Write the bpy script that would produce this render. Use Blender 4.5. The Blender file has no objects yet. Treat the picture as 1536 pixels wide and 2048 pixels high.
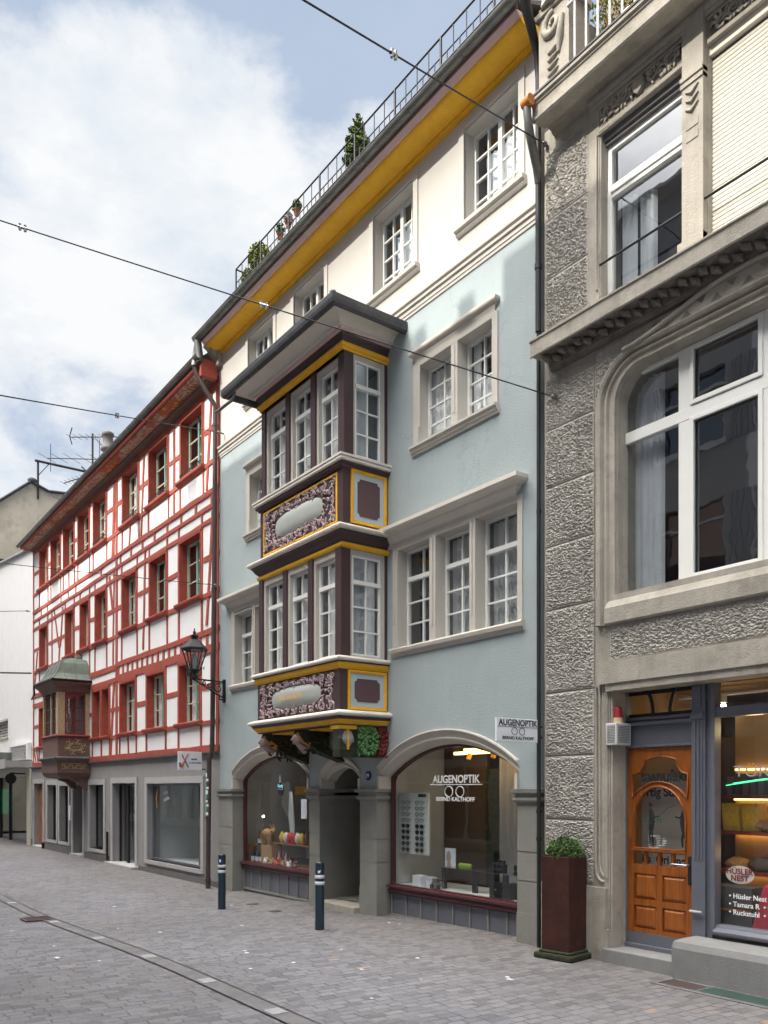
import bpy, bmesh, math, random
from mathutils import Vector, Matrix, noise
from mathutils.geometry import delaunay_2d_cdt
random.seed(7)
R = math.radians
sc = bpy.context.scene
C = sc.collection
# ------------------------------------------------------------------ camera
cam_d = bpy.data.cameras.new('camera'); cam = bpy.data.objects.new('camera', cam_d); C.objects.link(cam)
cam.location = (0, 0, 1.9); cam.rotation_euler = (R(90), 0, R(53.676))
cam_d.sensor_fit = 'VERTICAL'; cam_d.sensor_height = 36; cam_d.sensor_width = 27
cam_d.lens = 1650/2048*36; cam_d.shift_y = (1578-1024)/2048; cam_d.clip_end = 2000; cam_d.clip_start = .05
sc.camera = cam
sc.view_settings.view_transform = 'Standard'; sc.view_settings.look = 'None'
sc.view_settings.exposure = 1.2; sc.view_settings.gamma = 1
sc.cycles.max_bounces = 8; sc.cycles.transparent_max_bounces = 16
sc.cycles.use_denoising = True
# ------------------------------------------------------------------ sun and sky
SUN_EL, SUN_AZ = 40, 6            # elevation; degrees towards -X from straight across the street (-Y)
sv = Vector((-math.sin(R(SUN_AZ))*math.cos(R(SUN_EL)), -math.cos(R(SUN_AZ))*math.cos(R(SUN_EL)), math.sin(R(SUN_EL))))
sl = bpy.data.lights.new('sun', 'SUN'); sl.energy = 2.1; sl.angle = R(0.55); sl.color = (1, .94, .84)
so = bpy.data.objects.new('sun', sl); C.objects.link(so); so.rotation_euler = sv.to_track_quat('Z', 'Y').to_euler(); so.location = (0, -20, 40)

class NT:
    def __init__(s, tree): s.t = tree; s.n = tree.nodes; s.l = tree.links
    def a(s, typ, **kw):
        n = s.n.new(typ)
        for k, v in kw.items():
            if k.startswith('i_'):
                k = k[2:]; k = int(k) if k.isdigit() else k.replace('_', ' ')
                n.inputs[k].default_value = v
            else: setattr(n, k, v)
        return n
    def c(s, a, b): s.l.new(a, b)
    def math(s, op, a, b=None, clamp=False):
        n = s.n.new('ShaderNodeMath'); n.operation = op; n.use_clamp = clamp
        for i, x in enumerate((a, b)):
            if x is None: continue
            if isinstance(x, (int, float)): n.inputs[i].default_value = x
            else: s.l.new(x, n.inputs[i])
        return n.outputs[0]
    def mix(s, f, a, b, blend='MIX'):
        n = s.n.new('ShaderNodeMix'); n.data_type = 'RGBA'; n.blend_type = blend
        for x, i in ((f, 0), (a, 6), (b, 7)):
            if isinstance(x, (int, float)): n.inputs[i].default_value = x
            elif isinstance(x, tuple): n.inputs[i].default_value = x if len(x) == 4 else (*x, 1)
            else: s.l.new(x, n.inputs[i])
        return n.outputs[2]
    def ramp(s, f, *st):
        n = s.n.new('ShaderNodeValToRGB'); e = n.color_ramp.elements
        while len(e) < len(st): e.new(.5)
        for q, (p, v) in zip(e, st): q.position = p; q.color = (*v, 1) if isinstance(v, tuple) else (v, v, v, 1)
        s.l.new(f, n.inputs[0]); return n.outputs[0]

w = bpy.data.worlds.new('World'); sc.world = w; w.use_nodes = True
N = NT(w.node_tree); N.n.clear()
sky = N.a('ShaderNodeTexSky', sky_type='NISHITA', sun_disc=False, sun_elevation=R(SUN_EL), sun_rotation=R(180-SUN_AZ), air_density=1.0, dust_density=1.2)
tc = N.a('ShaderNodeTexCoord')
nz = N.a('ShaderNodeVectorMath', operation='NORMALIZE'); N.c(tc.outputs['Generated'], nz.inputs[0])
mp = N.a('ShaderNodeMapping'); mp.inputs['Scale'].default_value = (1, 1, 1.8); N.c(nz.outputs[0], mp.inputs[0])
n1 = N.a('ShaderNodeTexNoise', i_Scale=4.2, i_Detail=10.0, i_Roughness=.60, i_Distortion=.25); N.c(mp.outputs[0], n1.inputs[0])
def sdir(px, py):
    k, v = (px-768)/1650, (1578-py)/1650
    return Vector((-.8057+.5923*k, .5923+.8057*k, v)).normalized()
acc = N.math('SUBTRACT', n1.outputs[0], .555)
acc = N.math('MULTIPLY', acc, 3.0)
for px, py, rad, wt in ((300, 320, 8, .45), (60, 400, 8, .42), (470, 430, 8, .45), (360, 190, 5, .35), (620, 200, 7, .30), (330, 640, 8, .42), (30, 950, 12, .40), (140, 110, 8, -.32), (230, 730, 7, -.22), (820, 60, 11, -.20), (60, 40, 12, -.12), (340, 40, 8, -.15), (520, 60, 8, .1), (270, 800, 8, -.05)):
    d = sdir(px, py); dp = N.a('ShaderNodeVectorMath', operation='DOT_PRODUCT'); dp.inputs[1].default_value = d; N.c(nz.outputs[0], dp.inputs[0])
    mr = N.a('ShaderNodeMapRange', interpolation_type='SMOOTHSTEP'); N.c(dp.outputs['Value'], mr.inputs[0])
    mr.inputs[1].default_value = math.cos(R(rad*1.5)); mr.inputs[2].default_value = math.cos(R(rad*.25)); mr.inputs[3].default_value = 0; mr.inputs[4].default_value = wt
    acc = N.math('ADD', acc, mr.outputs[0])
dens = N.ramp(acc, (-.0, .16), (.16, .42), (.38, .85), (.62, 1.0))
n2 = N.a('ShaderNodeTexNoise', i_Scale=5.0, i_Detail=7.0, i_Roughness=.6); N.c(mp.outputs[0], n2.inputs[0])
shade = N.ramp(n2.outputs[0], (.36, (3.7, 4.05, 4.45)), (.56, (4.75, 4.82, 4.9)))
skyc = N.mix(.9, sky.outputs[0], (2.15, 2.7, 3.6))
mixc = N.mix(dens, skyc, shade)
bg = N.a('ShaderNodeBackground'); bg.inputs[1].default_value = .088
# added bright sky patch high overhead, out of view, fills the shaded street
dp = N.a('ShaderNodeVectorMath', operation='DOT_PRODUCT'); dp.inputs[1].default_value = Vector((-.05, -math.cos(R(70)), math.sin(R(70)))).normalized(); N.c(nz.outputs[0], dp.inputs[0])
gr = N.a('ShaderNodeMapRange', interpolation_type='SMOOTHERSTEP'); N.c(dp.outputs['Value'], gr.inputs[0])
gr.inputs[1].default_value = .70; gr.inputs[2].default_value = 1.0; gr.inputs[3].default_value = 0; gr.inputs[4].default_value = 64
vm = N.a('ShaderNodeVectorMath', operation='SCALE'); vm.inputs[0].default_value = (1.0, .955, .90); N.c(gr.outputs[0], vm.inputs['Scale'])
va = N.a('ShaderNodeVectorMath', operation='ADD'); N.c(mixc, va.inputs[0]); N.c(vm.outputs[0], va.inputs[1]); N.c(va.outputs[0], bg.inputs[0])
N.c(bg.outputs[0], N.a('ShaderNodeOutputWorld').inputs[0])

# ------------------------------------------------------------------ materials
M = {}
def mat(name, col, rough=.75, metal=0., var=.12, vs=2.5, bump=0., bs=60., spec=.35, dirt=0., dcol=(.08, .07, .06), emit=0., coat=0., streak=0., crack=0.):
    m = bpy.data.materials.new(name); m.use_nodes = True; n = NT(m.node_tree); b = n.n['Principled BSDF']
    b.inputs['Roughness'].default_value = rough; b.inputs['Metallic'].default_value = metal; b.inputs['Specular IOR Level'].default_value = spec
    b.inputs['Coat Weight'].default_value = coat
    g = n.a('ShaderNodeNewGeometry'); P = g.outputs['Position']
    c = (*col, 1)
    if var:
        a = n.a('ShaderNodeTexNoise', i_Scale=vs, i_Detail=6.0, i_Roughness=.6); n.c(P, a.inputs[0])
        f = n.ramp(a.outputs[0], (.3, 1-var), (.7, 1+var))
        out = n.mix(1.0, c, f, 'MULTIPLY')
    else:
        rgb = n.a('ShaderNodeRGB'); rgb.outputs[0].default_value = c; out = rgb.outputs[0]
    if dirt:
        a = n.a('ShaderNodeTexNoise', i_Scale=vs*1.7, i_Detail=9.0, i_Roughness=.7); n.c(P, a.inputs[0])
        f = n.ramp(a.outputs[0], (.5, 0.), (.72, dirt)); out = n.mix(f, out, dcol)
    if streak:
        mpn = n.a('ShaderNodeMapping'); mpn.inputs['Scale'].default_value = (9, 9, .5); n.c(P, mpn.inputs[0])
        a = n.a('ShaderNodeTexNoise', i_Scale=1.6, i_Detail=6.0, i_Roughness=.65); n.c(mpn.outputs[0], a.inputs[0])
        f = n.ramp(a.outputs[0], (.48, 0.), (.75, streak)); out = n.mix(f, out, dcol)
    if crack:
        wn = n.a('ShaderNodeTexNoise', i_Scale=3.0, i_Detail=6.0, i_Roughness=.7); n.c(P, wn.inputs[0])
        wv = n.a('ShaderNodeVectorMath', operation='MULTIPLY_ADD'); n.c(wn.outputs['Color'], wv.inputs[0]); wv.inputs[1].default_value = (.5, .5, .5); n.c(P, wv.inputs[2])
        vo = n.a('ShaderNodeTexVoronoi', feature='DISTANCE_TO_EDGE', i_Scale=.55); n.c(wv.outputs[0], vo.inputs['Vector'])
        ms = n.a('ShaderNodeTexNoise', i_Scale=.6, i_Detail=2.0); n.c(P, ms.inputs[0])
        f = n.math('MULTIPLY', n.ramp(vo.outputs['Distance'], (.002, crack), (.008, 0.)), n.ramp(ms.outputs[0], (.5, 0.), (.56, 1.)))
        out = n.mix(f, out, dcol)
    n.c(out, b.inputs['Base Color'])
    if bump:
        a = n.a('ShaderNodeTexNoise', i_Scale=bs, i_Detail=5.0, i_Roughness=.6); n.c(P, a.inputs[0])
        bn = n.a('ShaderNodeBump'); bn.inputs['Strength'].default_value = bump; bn.inputs['Distance'].default_value = .02; n.c(a.outputs[0], bn.inputs['Height']); n.c(bn.outputs[0], b.inputs['Normal'])
    if emit:
        n.c(out, b.inputs['Emission Color']); b.inputs['Emission Strength'].default_value = emit
    M[name] = m; return m

mat('blue_plaster', (.325, .374, .38), .85, var=.07, vs=1.2, bump=.28, bs=45, dirt=.10, dcol=(.24, .31, .33), streak=.22, crack=.6)
mat('cream_plaster', (.50, .475, .435), .85, var=.04, bump=.15, bs=50, streak=.08, dcol=(.5, .46, .4))
mat('grey_stone_paint', (.49, .46, .41), .8, var=.05, bump=.12, bs=60, streak=.12, dcol=(.34, .32, .28))
mat('pier_stone', (.225, .222, .20), .85, var=.09, vs=3, bump=.25, bs=70, dirt=.25, dcol=(.17, .16, .14))
mat('aubergine', (.062, .034, .037), .42, var=.1, bump=.05, spec=.4)
mat('pale_trim', (.60, .56, .50), .6, var=.05, bump=.08, streak=.15, dcol=(.4, .36, .32))
mat('pink_fascia', (.60, .43, .42), .6, var=.06, bump=.05)
mat('ochre_paint', (.78, .42, .03), .62, var=.09, vs=5, bump=.12, spec=.25, streak=.12, dcol=(.4, .2, .03))
mat('white_paint', (.72, .72, .69), .45, var=.03)
mat('mauve_relief', (.40, .30, .31), .6, var=.12, vs=20, dirt=.5, dcol=(.06, .035, .04))
mat('cartouche_grey', (.36, .38, .35), .5, var=.08, vs=4)
mat('panel_blue', (.42, .50, .52), .6, var=.04)
mat('panel_brown', (.105, .062, .066), .7, var=.15, vs=60, bump=.1)
mat('zinc', (.17, .175, .165), .5, metal=.55, var=.22, vs=5, dirt=.3, dcol=(.07, .07, .06))
mat('zinc_dark', (.075, .075, .08), .5, metal=.4, var=.22, vs=5, dirt=.3, dcol=(.04, .04, .04))
mat('dark_metal', (.028, .028, .03), .5, metal=.3, var=.15)
mat('brown_pipe', (.085, .06, .058), .5, metal=.3, var=.15, dirt=.2)
mat('red_timber', (.33, .070, .047), .6, var=.18, vs=5, bump=.2, bs=30, streak=.35, dcol=(.2, .03, .02))
mat('white_plaster', (.74, .735, .73), .85, var=.03, bump=.15, bs=40, streak=.07, dcol=(.55, .52, .5))
mat('grey_plaster', (.255, .245, .24), .88, var=.07, bump=.15, dirt=.15, dcol=(.2, .19, .18))
mat('light_grey_stone', (.36, .355, .35), .8, var=.06, bump=.1)
mat('plinth_grey', (.13, .125, .125), .85, var=.12, dirt=.25)
mat('green_paint', (.16, .33, .27), .5, var=.08)
mat('cream_frame', (.52, .50, .40), .5, var=.05)
mat('oriel_brown', (.15, .085, .066), .6, var=.15, vs=8, bump=.1, dirt=.2)
mat('oriel_red', (.19, .035, .035), .6, var=.12, bump=.1)
mat('oriel_gold', (.40, .30, .17), .6, var=.2, vs=15, dirt=.3)
mat('copper_green', (.12, .145, .12), .5, metal=.25, var=.2, vs=4, dirt=.3, dcol=(.1, .11, .09))
mat('sandstone', (.345, .318, .27), .88, var=.16, vs=2.2, bump=.35, bs=50, dirt=.55, dcol=(.15, .135, .115), streak=.28)
mat('rough_stone', (.365, .345, .31), .92, var=.14, vs=3, bump=.35, bs=110, dirt=.35, dcol=(.14, .13, .115), streak=.3)
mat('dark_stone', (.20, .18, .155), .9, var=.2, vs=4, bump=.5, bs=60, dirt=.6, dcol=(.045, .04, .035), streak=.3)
mat('channel_stone', (.135, .132, .136), .9, var=.2, vs=5, bump=.4, bs=80, dirt=.3)
mat('concrete', (.215, .215, .21), .9, var=.12, bump=.3, bs=80, streak=.35, dcol=(.17, .17, .17))
mat('slate_blue_metal', (.145, .155, .185), .45, metal=.25, var=.08, spec=.5, dirt=.12, dcol=(.06, .06, .07))
mat('blind', (.62, .585, .50), .6, var=.04)
mat('tan_render', (.50, .44, .34), .9, var=.2, vs=.5, bump=.3, bs=15, dirt=.7, dcol=(.22, .2, .17), streak=.12)
mat('roof_tile', (.13, .085, .07), .85, var=.25, vs=5, bump=.3, bs=20)
mat('interior_dark', (.075, .073, .072), .9, var=.1)
mat('interior_brown', (.10, .065, .042), .8, var=.1)
mat('interior_warm', (.30, .19, .075), .8, var=.08)
mat('interior_white', (.55, .58, .57), .8, var=.04)
mat('curtain', (.86, .87, .88), .9, var=.05, vs=8)
mat('curtain_grey', (.34, .355, .37), .9, var=.08, vs=8)
mat('black_paint', (.012, .012, .014), .4, var=0)
mat('bollard_blue', (.012, .030, .043), .38, var=.1, spec=.5)
mat('band_white', (.62, .63, .64), .4, var=.06)
mat('sign_white', (.74, .76, .80), .4, var=.02)
mat('letter_black', (.02, .02, .022), .5, var=0)
mat('letter_white', (.82, .83, .83), .5, var=0)
mat('number_blue', (.02, .025, .16), .3, var=0)
mat('shop_red', (.075, .022, .026), .35, var=.12, spec=.5)
mat('corten', (.048, .014, .010), .6, var=.45, vs=6, dirt=.6, dcol=(.03, .015, .015), streak=.3)
mat('moss', (.028, .032, .016), .95, var=.4, vs=25, bump=.6, bs=60)
mat('leaf', (.05, .105, .018), .6, var=.35, vs=60)
mat('leaf_yellow', (.17, .20, .03), .6, var=.35, vs=40)
mat('conifer', (.09, .13, .025), .7, var=.4, vs=30)
mat('dark_slate', (.05, .052, .06), .7, var=.2)
mat('steel', (.45, .45, .46), .3, metal=.9, var=.05)
mat('alarm_white', (.50, .51, .49), .5, var=.05)
mat('alarm_red', (.30, .02, .035), .35, var=.05)
mat('alarm_cream', (.50, .42, .25), .5, var=.05)
mat('terracotta', (.38, .13, .08), .8, var=.15, vs=20)
mat('red_cloth', (.42, .03, .06), .8, var=.1)
mat('yellow_bag', (.62, .42, .03), .5, var=.2, vs=30)
mat('red_bag', (.5, .03, .03), .5, var=.3, vs=30)
mat('white_bag', (.6, .58, .55), .6, var=.2, vs=30)
mat('straw', (.42, .24, .09), .9, var=.4, vs=50, bump=.6, bs=90)
mat('wicker', (.36, .22, .09), .8, var=.3, vs=50, bump=.5, bs=60)
mat('shelf_wood', (.25, .10, .03), .6, var=.2, vs=12)
mat('bottle_dark', (.015, .02, .035), .12, var=0, spec=.6)
mat('green_case', (.22, .34, .02), .5, var=.05)
mat('acanthus_green', (.085, .20, .06), .5, var=.25, vs=12, dirt=.5, dcol=(.02, .06, .02))
mat('carving_red', (.17, .025, .022), .5, var=.2, vs=20, dirt=.4, dcol=(.04, .01, .01))
mat('carving_dark', (.030, .036, .018), .7, var=.4, vs=15, bump=.5, bs=30)
mat('skin_paint', (.34, .24, .22), .55, var=.08)
mat('gold_hair', (.50, .24, .05), .5, var=.25, vs=30)
mat('green_screen', (.01, .2, .09), .5, var=0, emit=.4)
mat('neon_green', (.05, .55, .2), .4, var=0, emit=1.3)
mat('text_blue', (.2, .5, .55), .4, var=0, emit=.3)
mat('warm_lamp', (1., .58, .16), .5, var=0, emit=3.2)
mat('lamp_white', (1., .9, .7), .5, var=0, emit=14.)
mat('sticker_green', (.03, .22, .10), .5, var=.3, vs=40)
mat('paper', (.60, .64, .70), .6, var=.15, vs=60)
mat('opp_wall', (.62, .62, .60), .8, var=.06)
mat('opp_trim', (.58, .58, .56), .6, var=.04)
mat('opp_panel', (.30, .31, .33), .6, var=.04)
mat('rust_wood', (.38, .14, .025), .6, var=.25, vs=10)
mat('pale_sett', (.25, .25, .26), .85, var=.2, vs=20)
mat('white_litter', (.50, .51, .52), .8, var=.2, vs=30)

def glass_mat(name, tint=(.93, .955, .955), refl=1.0, wob=.02):
    m = bpy.data.materials.new(name); m.use_nodes = True; n = NT(m.node_tree); n.n.clear()
    tr = n.a('ShaderNodeBsdfTransparent'); tr.inputs[0].default_value = (*tint, 1)
    gl = n.a('ShaderNodeBsdfGlossy'); gl.inputs['Roughness'].default_value = .015; gl.inputs[0].default_value = (.95, .97, 1, 1)
    g = n.a('ShaderNodeNewGeometry'); nz_ = n.a('ShaderNodeTexNoise', i_Scale=2.2, i_Detail=2.0); n.c(g.outputs['Position'], nz_.inputs[0])
    bn = n.a('ShaderNodeBump'); bn.inputs['Strength'].default_value = wob; bn.inputs['Distance'].default_value = .06; n.c(nz_.outputs[0], bn.inputs['Height'])
    n.c(bn.outputs[0], gl.inputs['Normal'])
    dt = n.a('ShaderNodeVectorMath', operation='DOT_PRODUCT'); n.c(g.outputs['Normal'], dt.inputs[0]); n.c(g.outputs['Incoming'], dt.inputs[1])
    f = n.math('POWER', n.math('SUBTRACT', 1.0, n.math('ABSOLUTE', dt.outputs['Value']), clamp=True), 5.0)
    f = n.math('ADD', n.math('MULTIPLY', f, .93*min(1, refl)), .075*refl, clamp=True)
    mx = n.a('ShaderNodeMixShader'); n.c(f, mx.inputs[0]); n.c(tr.outputs[0], mx.inputs[1]); n.c(gl.outputs[0], mx.inputs[2])
    n.c(mx.outputs[0], n.a('ShaderNodeOutputMaterial').inputs[0]); M[name] = m
glass_mat('glass'); glass_mat('old_glass', refl=2.3, wob=.10); glass_mat('glass_mirror', (.62, .65, .67), 2.7, .03)
mat('relief_ground', (.075, .048, .052), .7, var=.1)
mat('dark_green_glass', (.035, .065, .055), .3, var=.1)

def wood_mat(name, c1, c2):
    m = bpy.data.materials.new(name); m.use_nodes = True; n = NT(m.node_tree); b = n.n['Principled BSDF']
    g = n.a('ShaderNodeNewGeometry'); mpn = n.a('ShaderNodeMapping'); mpn.inputs['Scale'].default_value = (14, 14, 1.1); n.c(g.outputs['Position'], mpn.inputs[0])
    a = n.a('ShaderNodeTexNoise', i_Scale=2.0, i_Detail=7.0, i_Roughness=.6, i_Distortion=.8); n.c(mpn.outputs[0], a.inputs[0])
    n.c(n.ramp(a.outputs[0], (.35, c1), (.65, c2)), b.inputs['Base Color']); b.inputs['Roughness'].default_value = .38; b.inputs['Coat Weight'].default_value = .15
    M[name] = m
wood_mat('door_wood', (.19, .045, .005), (.33, .10, .012))
wood_mat('door_wood_old', (.22, .07, .015), (.36, .12, .02))

def painted_soffit():
    m = bpy.data.materials.new('painted_soffit'); m.use_nodes = True; n = NT(m.node_tree); b = n.n['Principled BSDF']
    g = n.a('ShaderNodeNewGeometry'); a = n.a('ShaderNodeTexVoronoi', i_Scale=6.0); n.c(g.outputs['Position'], a.inputs[0])
    a2 = n.a('ShaderNodeTexNoise', i_Scale=9.0, i_Detail=5.0, i_Distortion=2.0); n.c(g.outputs['Position'], a2.inputs[0])
    c = n.ramp(a2.outputs[0], (.40, (.22, .055, .04)), (.5, (.34, .20, .13)), (.58, (.42, .36, .28)))
    a3 = n.a('ShaderNodeTexNoise', i_Scale=1.1, i_Detail=2.0); n.c(g.outputs['Position'], a3.inputs[0])
    c2 = n.mix(n.ramp(a3.outputs[0], (.55, 0.), (.6, 1.)), c, n.mix(n.ramp(a.outputs[0], (.2, 0.), (.4, 1.)), (.45, .25, .03), (.3, .07, .03)))
    n.c(c2, b.inputs['Base Color']); b.inputs['Roughness'].default_value = .7; M['painted_soffit'] = m
painted_soffit()

def paver_mat():
    m = bpy.data.materials.new('pavers'); m.use_nodes = True; n = NT(m.node_tree); b = n.n['Principled BSDF']
    g = n.a('ShaderNodeNewGeometry')
    wn = n.a('ShaderNodeTexNoise', i_Scale=1.3, i_Detail=2.0); n.c(g.outputs['Position'], wn.inputs[0])
    wv = n.a('ShaderNodeVectorMath', operation='MULTIPLY_ADD'); n.c(wn.outputs['Color'], wv.inputs[0]); wv.inputs[1].default_value = (.06, .06, 0); n.c(g.outputs['Position'], wv.inputs[2])
    wn2 = n.a('ShaderNodeTexNoise', i_Scale=9., i_Detail=2.0); n.c(g.outputs['Position'], wn2.inputs[0])
    wv2 = n.a('ShaderNodeVectorMath', operation='MULTIPLY_ADD'); n.c(wn2.outputs['Color'], wv2.inputs[0]); wv2.inputs[1].default_value = (.024, .024, 0); n.c(wv.outputs[0], wv2.inputs[2])
    mpn = n.a('ShaderNodeMapping'); mpn.inputs['Rotation'].default_value = (0, 0, R(90+3)); n.c(wv2.outputs[0], mpn.inputs[0])
    br = n.a('ShaderNodeTexBrick', offset=.42, squash=1.25, squash_frequency=3, i_Scale=1.0, i_Mortar_Size=.009, i_Mortar_Smooth=.3, i_Bias=0.0, i_Brick_Width=.155, i_Row_Height=.105)
    br.inputs['Color1'].default_value = (0, 0, 0, 1); br.inputs['Color2'].default_value = (1, 1, 1, 1); br.inputs['Mortar'].default_value = (.5, .5, .5, 1)
    n.c(mpn.outputs[0], br.inputs['Vector'])
    col = n.ramp(br.outputs['Color'], (.02, (.112, .110, .122)), (.3, (.142, .141, .153)), (.55, (.156, .156, .165)), (.8, (.175, .174, .182)), (.93, (.148, .153, .175)), (.988, (.175, .17, .18)), (1.0, (.24, .185, .155)))
    big = n.a('ShaderNodeTexNoise', i_Scale=.35, i_Detail=5.0, i_Roughness=.6); n.c(g.outputs['Position'], big.inputs[0])
    col = n.mix(1.0, col, n.ramp(big.outputs[0], (.35, (.90, .88, .86)), (.65, (1.10, 1.10, 1.13))), 'MULTIPLY')
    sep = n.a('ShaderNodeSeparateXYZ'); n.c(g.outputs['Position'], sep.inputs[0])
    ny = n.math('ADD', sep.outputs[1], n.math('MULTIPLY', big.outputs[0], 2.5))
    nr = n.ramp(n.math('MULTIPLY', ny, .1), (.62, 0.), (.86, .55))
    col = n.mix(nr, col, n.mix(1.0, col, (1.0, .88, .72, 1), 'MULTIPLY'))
    fine = n.a('ShaderNodeTexNoise', i_Scale=55., i_Detail=8.0, i_Roughness=.75); n.c(g.outputs['Position'], fine.inputs[0])
    col = n.mix(1.0, col, n.ramp(fine.outputs[0], (.3, .74), (.7, 1.26)), 'MULTIPLY')
    mid = n.a('ShaderNodeTexNoise', i_Scale=6., i_Detail=4.0, i_Roughness=.6); n.c(g.outputs['Position'], mid.inputs[0])
    mcol = n.ramp(mid.outputs[0], (.42, (.07, .068, .066)), (.58, (.16, .155, .155)))
    mf = n.math('MULTIPLY', br.outputs['Fac'], .75)
    col = n.mix(mf, col, mcol); n.c(col, b.inputs['Base Color']); b.inputs['Roughness'].default_value = .82; b.inputs['Specular IOR Level'].default_value = .3
    h = n.math('SUBTRACT', n.math('MULTIPLY', fine.outputs[0], .35), br.outputs['Fac'])
    h = n.math('ADD', h, n.math('MULTIPLY', br.outputs['Color'], .35))
    bn = n.a('ShaderNodeBump'); bn.inputs['Strength'].default_value = .9; bn.inputs['Distance'].default_value = .012; n.c(h, bn.inputs['Height']); n.c(bn.outputs[0], b.inputs['Normal'])
    M['pavers'] = m
paver_mat()

# ------------------------------------------------------------------ mesh builder
def wpos(o):
    v = Vector((0, 0, 0))
    while o is not None: v += o.location; o = o.parent
    return v
class MB:
    def __init__(s): s.v = []; s.f = []; s.sm = []
    def add(s, vs, fs, smooth=False):
        n = len(s.v); s.v += [tuple(v) for v in vs]; s.f += [tuple(i+n for i in f) for f in fs]; s.sm += [smooth]*len(fs); return s
    def box(s, x0, x1, y0, y1, z0, z1):
        return s.add([(x0, y0, z0), (x1, y0, z0), (x1, y1, z0), (x0, y1, z0), (x0, y0, z1), (x1, y0, z1), (x1, y1, z1), (x0, y1, z1)],
                     [(0, 3, 2, 1), (4, 5, 6, 7), (0, 1, 5, 4), (1, 2, 6, 5), (2, 3, 7, 6), (3, 0, 4, 7)])
    def room(s, x0, x1, y0, y1, z0, z1):      # a box without its -Y face
        return s.add([(x0, y0, z0), (x1, y0, z0), (x1, y1, z0), (x0, y1, z0), (x0, y0, z1), (x1, y0, z1), (x1, y1, z1), (x0, y1, z1)],
                     [(0, 1, 2, 3), (4, 7, 6, 5), (1, 5, 6, 2), (2, 6, 7, 3), (3, 7, 4, 0)])
    def prism(s, poly, y0, y1):               # poly in (x, z), extruded along y
        n = len(poly); vs = [(x, y0, z) for x, z in poly]+[(x, y1, z) for x, z in poly]
        return s.add(vs, [tuple(range(n)), tuple(range(2*n-1, n-1, -1))]+[(i, i+n, (i+1) % n+n, (i+1) % n) for i in range(n)])
    def sweep(s, prof, x0, x1, smooth=False, z1=0.):  # closed profile (y, z) swept along x; z1 = rise at the x1 end
        n = len(prof); vs = [(x0, y, z) for y, z in prof]+[(x1, y, z+z1) for y, z in prof]
        s.add(vs, [(i, i+n, (i+1) % n+n, (i+1) % n) for i in range(n)], smooth)
        return s.add(vs, [tuple(range(n-1, -1, -1)), tuple(range(n, 2*n))])
    def wrap(s, xl, xr, yf, prof, yw=7.2, smooth=False, ends=(True, True)):   # profile (outward, z) carried round a box that stands out from the wall
        vs = []
        for o, z in prof:
            vs += [(xl-o if ends[0] else xl, yw, z), (xl-o if ends[0] else xl, yf-o, z), (xr+o if ends[1] else xr, yf-o, z), (xr+o if ends[1] else xr, yw, z)]
        n = len(prof); fs = []
        for i in range(n):
            j = (i+1) % n
            for k in range(3): fs.append((i*4+k, i*4+k+1, j*4+k+1, j*4+k))
        s.add(vs, fs, smooth)
        return s
    def tube(s, pts, r, seg=8, flat=1.0, smooth=True, closed=False):
        pts = [Vector(p) for p in pts]; n = len(pts); rs = r if isinstance(r, (list, tuple)) else [r]*n
        vs = []; up = None
        for i, p in enumerate(pts):
            a, b = pts[max(i-1, 0)], pts[min(i+1, n-1)]
            t = (b-a).normalized() if (b-a).length > 1e-9 else Vector((0, 0, 1))
            if up is None: up = Vector((0, 1, 0)) if abs(t.y) < .9 else Vector((1, 0, 0))
            u = (up-t*up.dot(t)); u = u.normalized() if u.length > 1e-6 else t.orthogonal().normalized(); up = u; v = t.cross(u)
            for k in range(seg):
                an = 2*math.pi*k/seg; vs.append(p+u*(math.cos(an)*rs[i]*flat)+v*(math.sin(an)*rs[i]))
        fs = [(i*seg+k, i*seg+(k+1) % seg, (i+1)*seg+(k+1) % seg, (i+1)*seg+k) for i in range(n-1) for k in range(seg)]
        s.add(vs, fs, smooth)
        return s.add([vs[k] for k in range(seg)]+[vs[(n-1)*seg+k] for k in range(seg)], [tuple(range(seg)), tuple(range(2*seg-1, seg-1, -1))])
    def lathe(s, prof, cx, cy, cz=0., seg=20, smooth=True, a0=0., sq=None):     # profile (radius, z)
        vs = []
        for r, z in prof:
            for k in range(seg):
                a = a0+2*math.pi*k/seg; vs.append((cx+r*math.cos(a), cy+r*math.sin(a), cz+z))
        n = len(prof); fs = [(i*seg+k, i*seg+(k+1) % seg, (i+1)*seg+(k+1) % seg, (i+1)*seg+k) for i in range(n-1) for k in range(seg)]
        s.add(vs, fs, smooth)
        return s.add([vs[k] for k in range(seg)]+[vs[(n-1)*seg+k] for k in range(seg)], [tuple(range(seg-1, -1, -1)), tuple(range(seg, 2*seg))])
    def blob(s, c, r, seg=10, rings=7, jit=0.):
        vs = []
        for i in range(rings+1):
            t = math.pi*i/rings
            for k in range(seg):
                a = 2*math.pi*k/seg; q = 1+random.uniform(-jit, jit)
                vs.append((c[0]+r[0]*math.sin(t)*math.cos(a)*q, c[1]+r[1]*math.sin(t)*math.sin(a)*q, c[2]+r[2]*math.cos(t)*q))
        return s.add(vs, [(i*seg+k, i*seg+(k+1) % seg, (i+1)*seg+(k+1) % seg, (i+1)*seg+k) for i in range(rings) for k in range(seg)], True)
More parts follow.
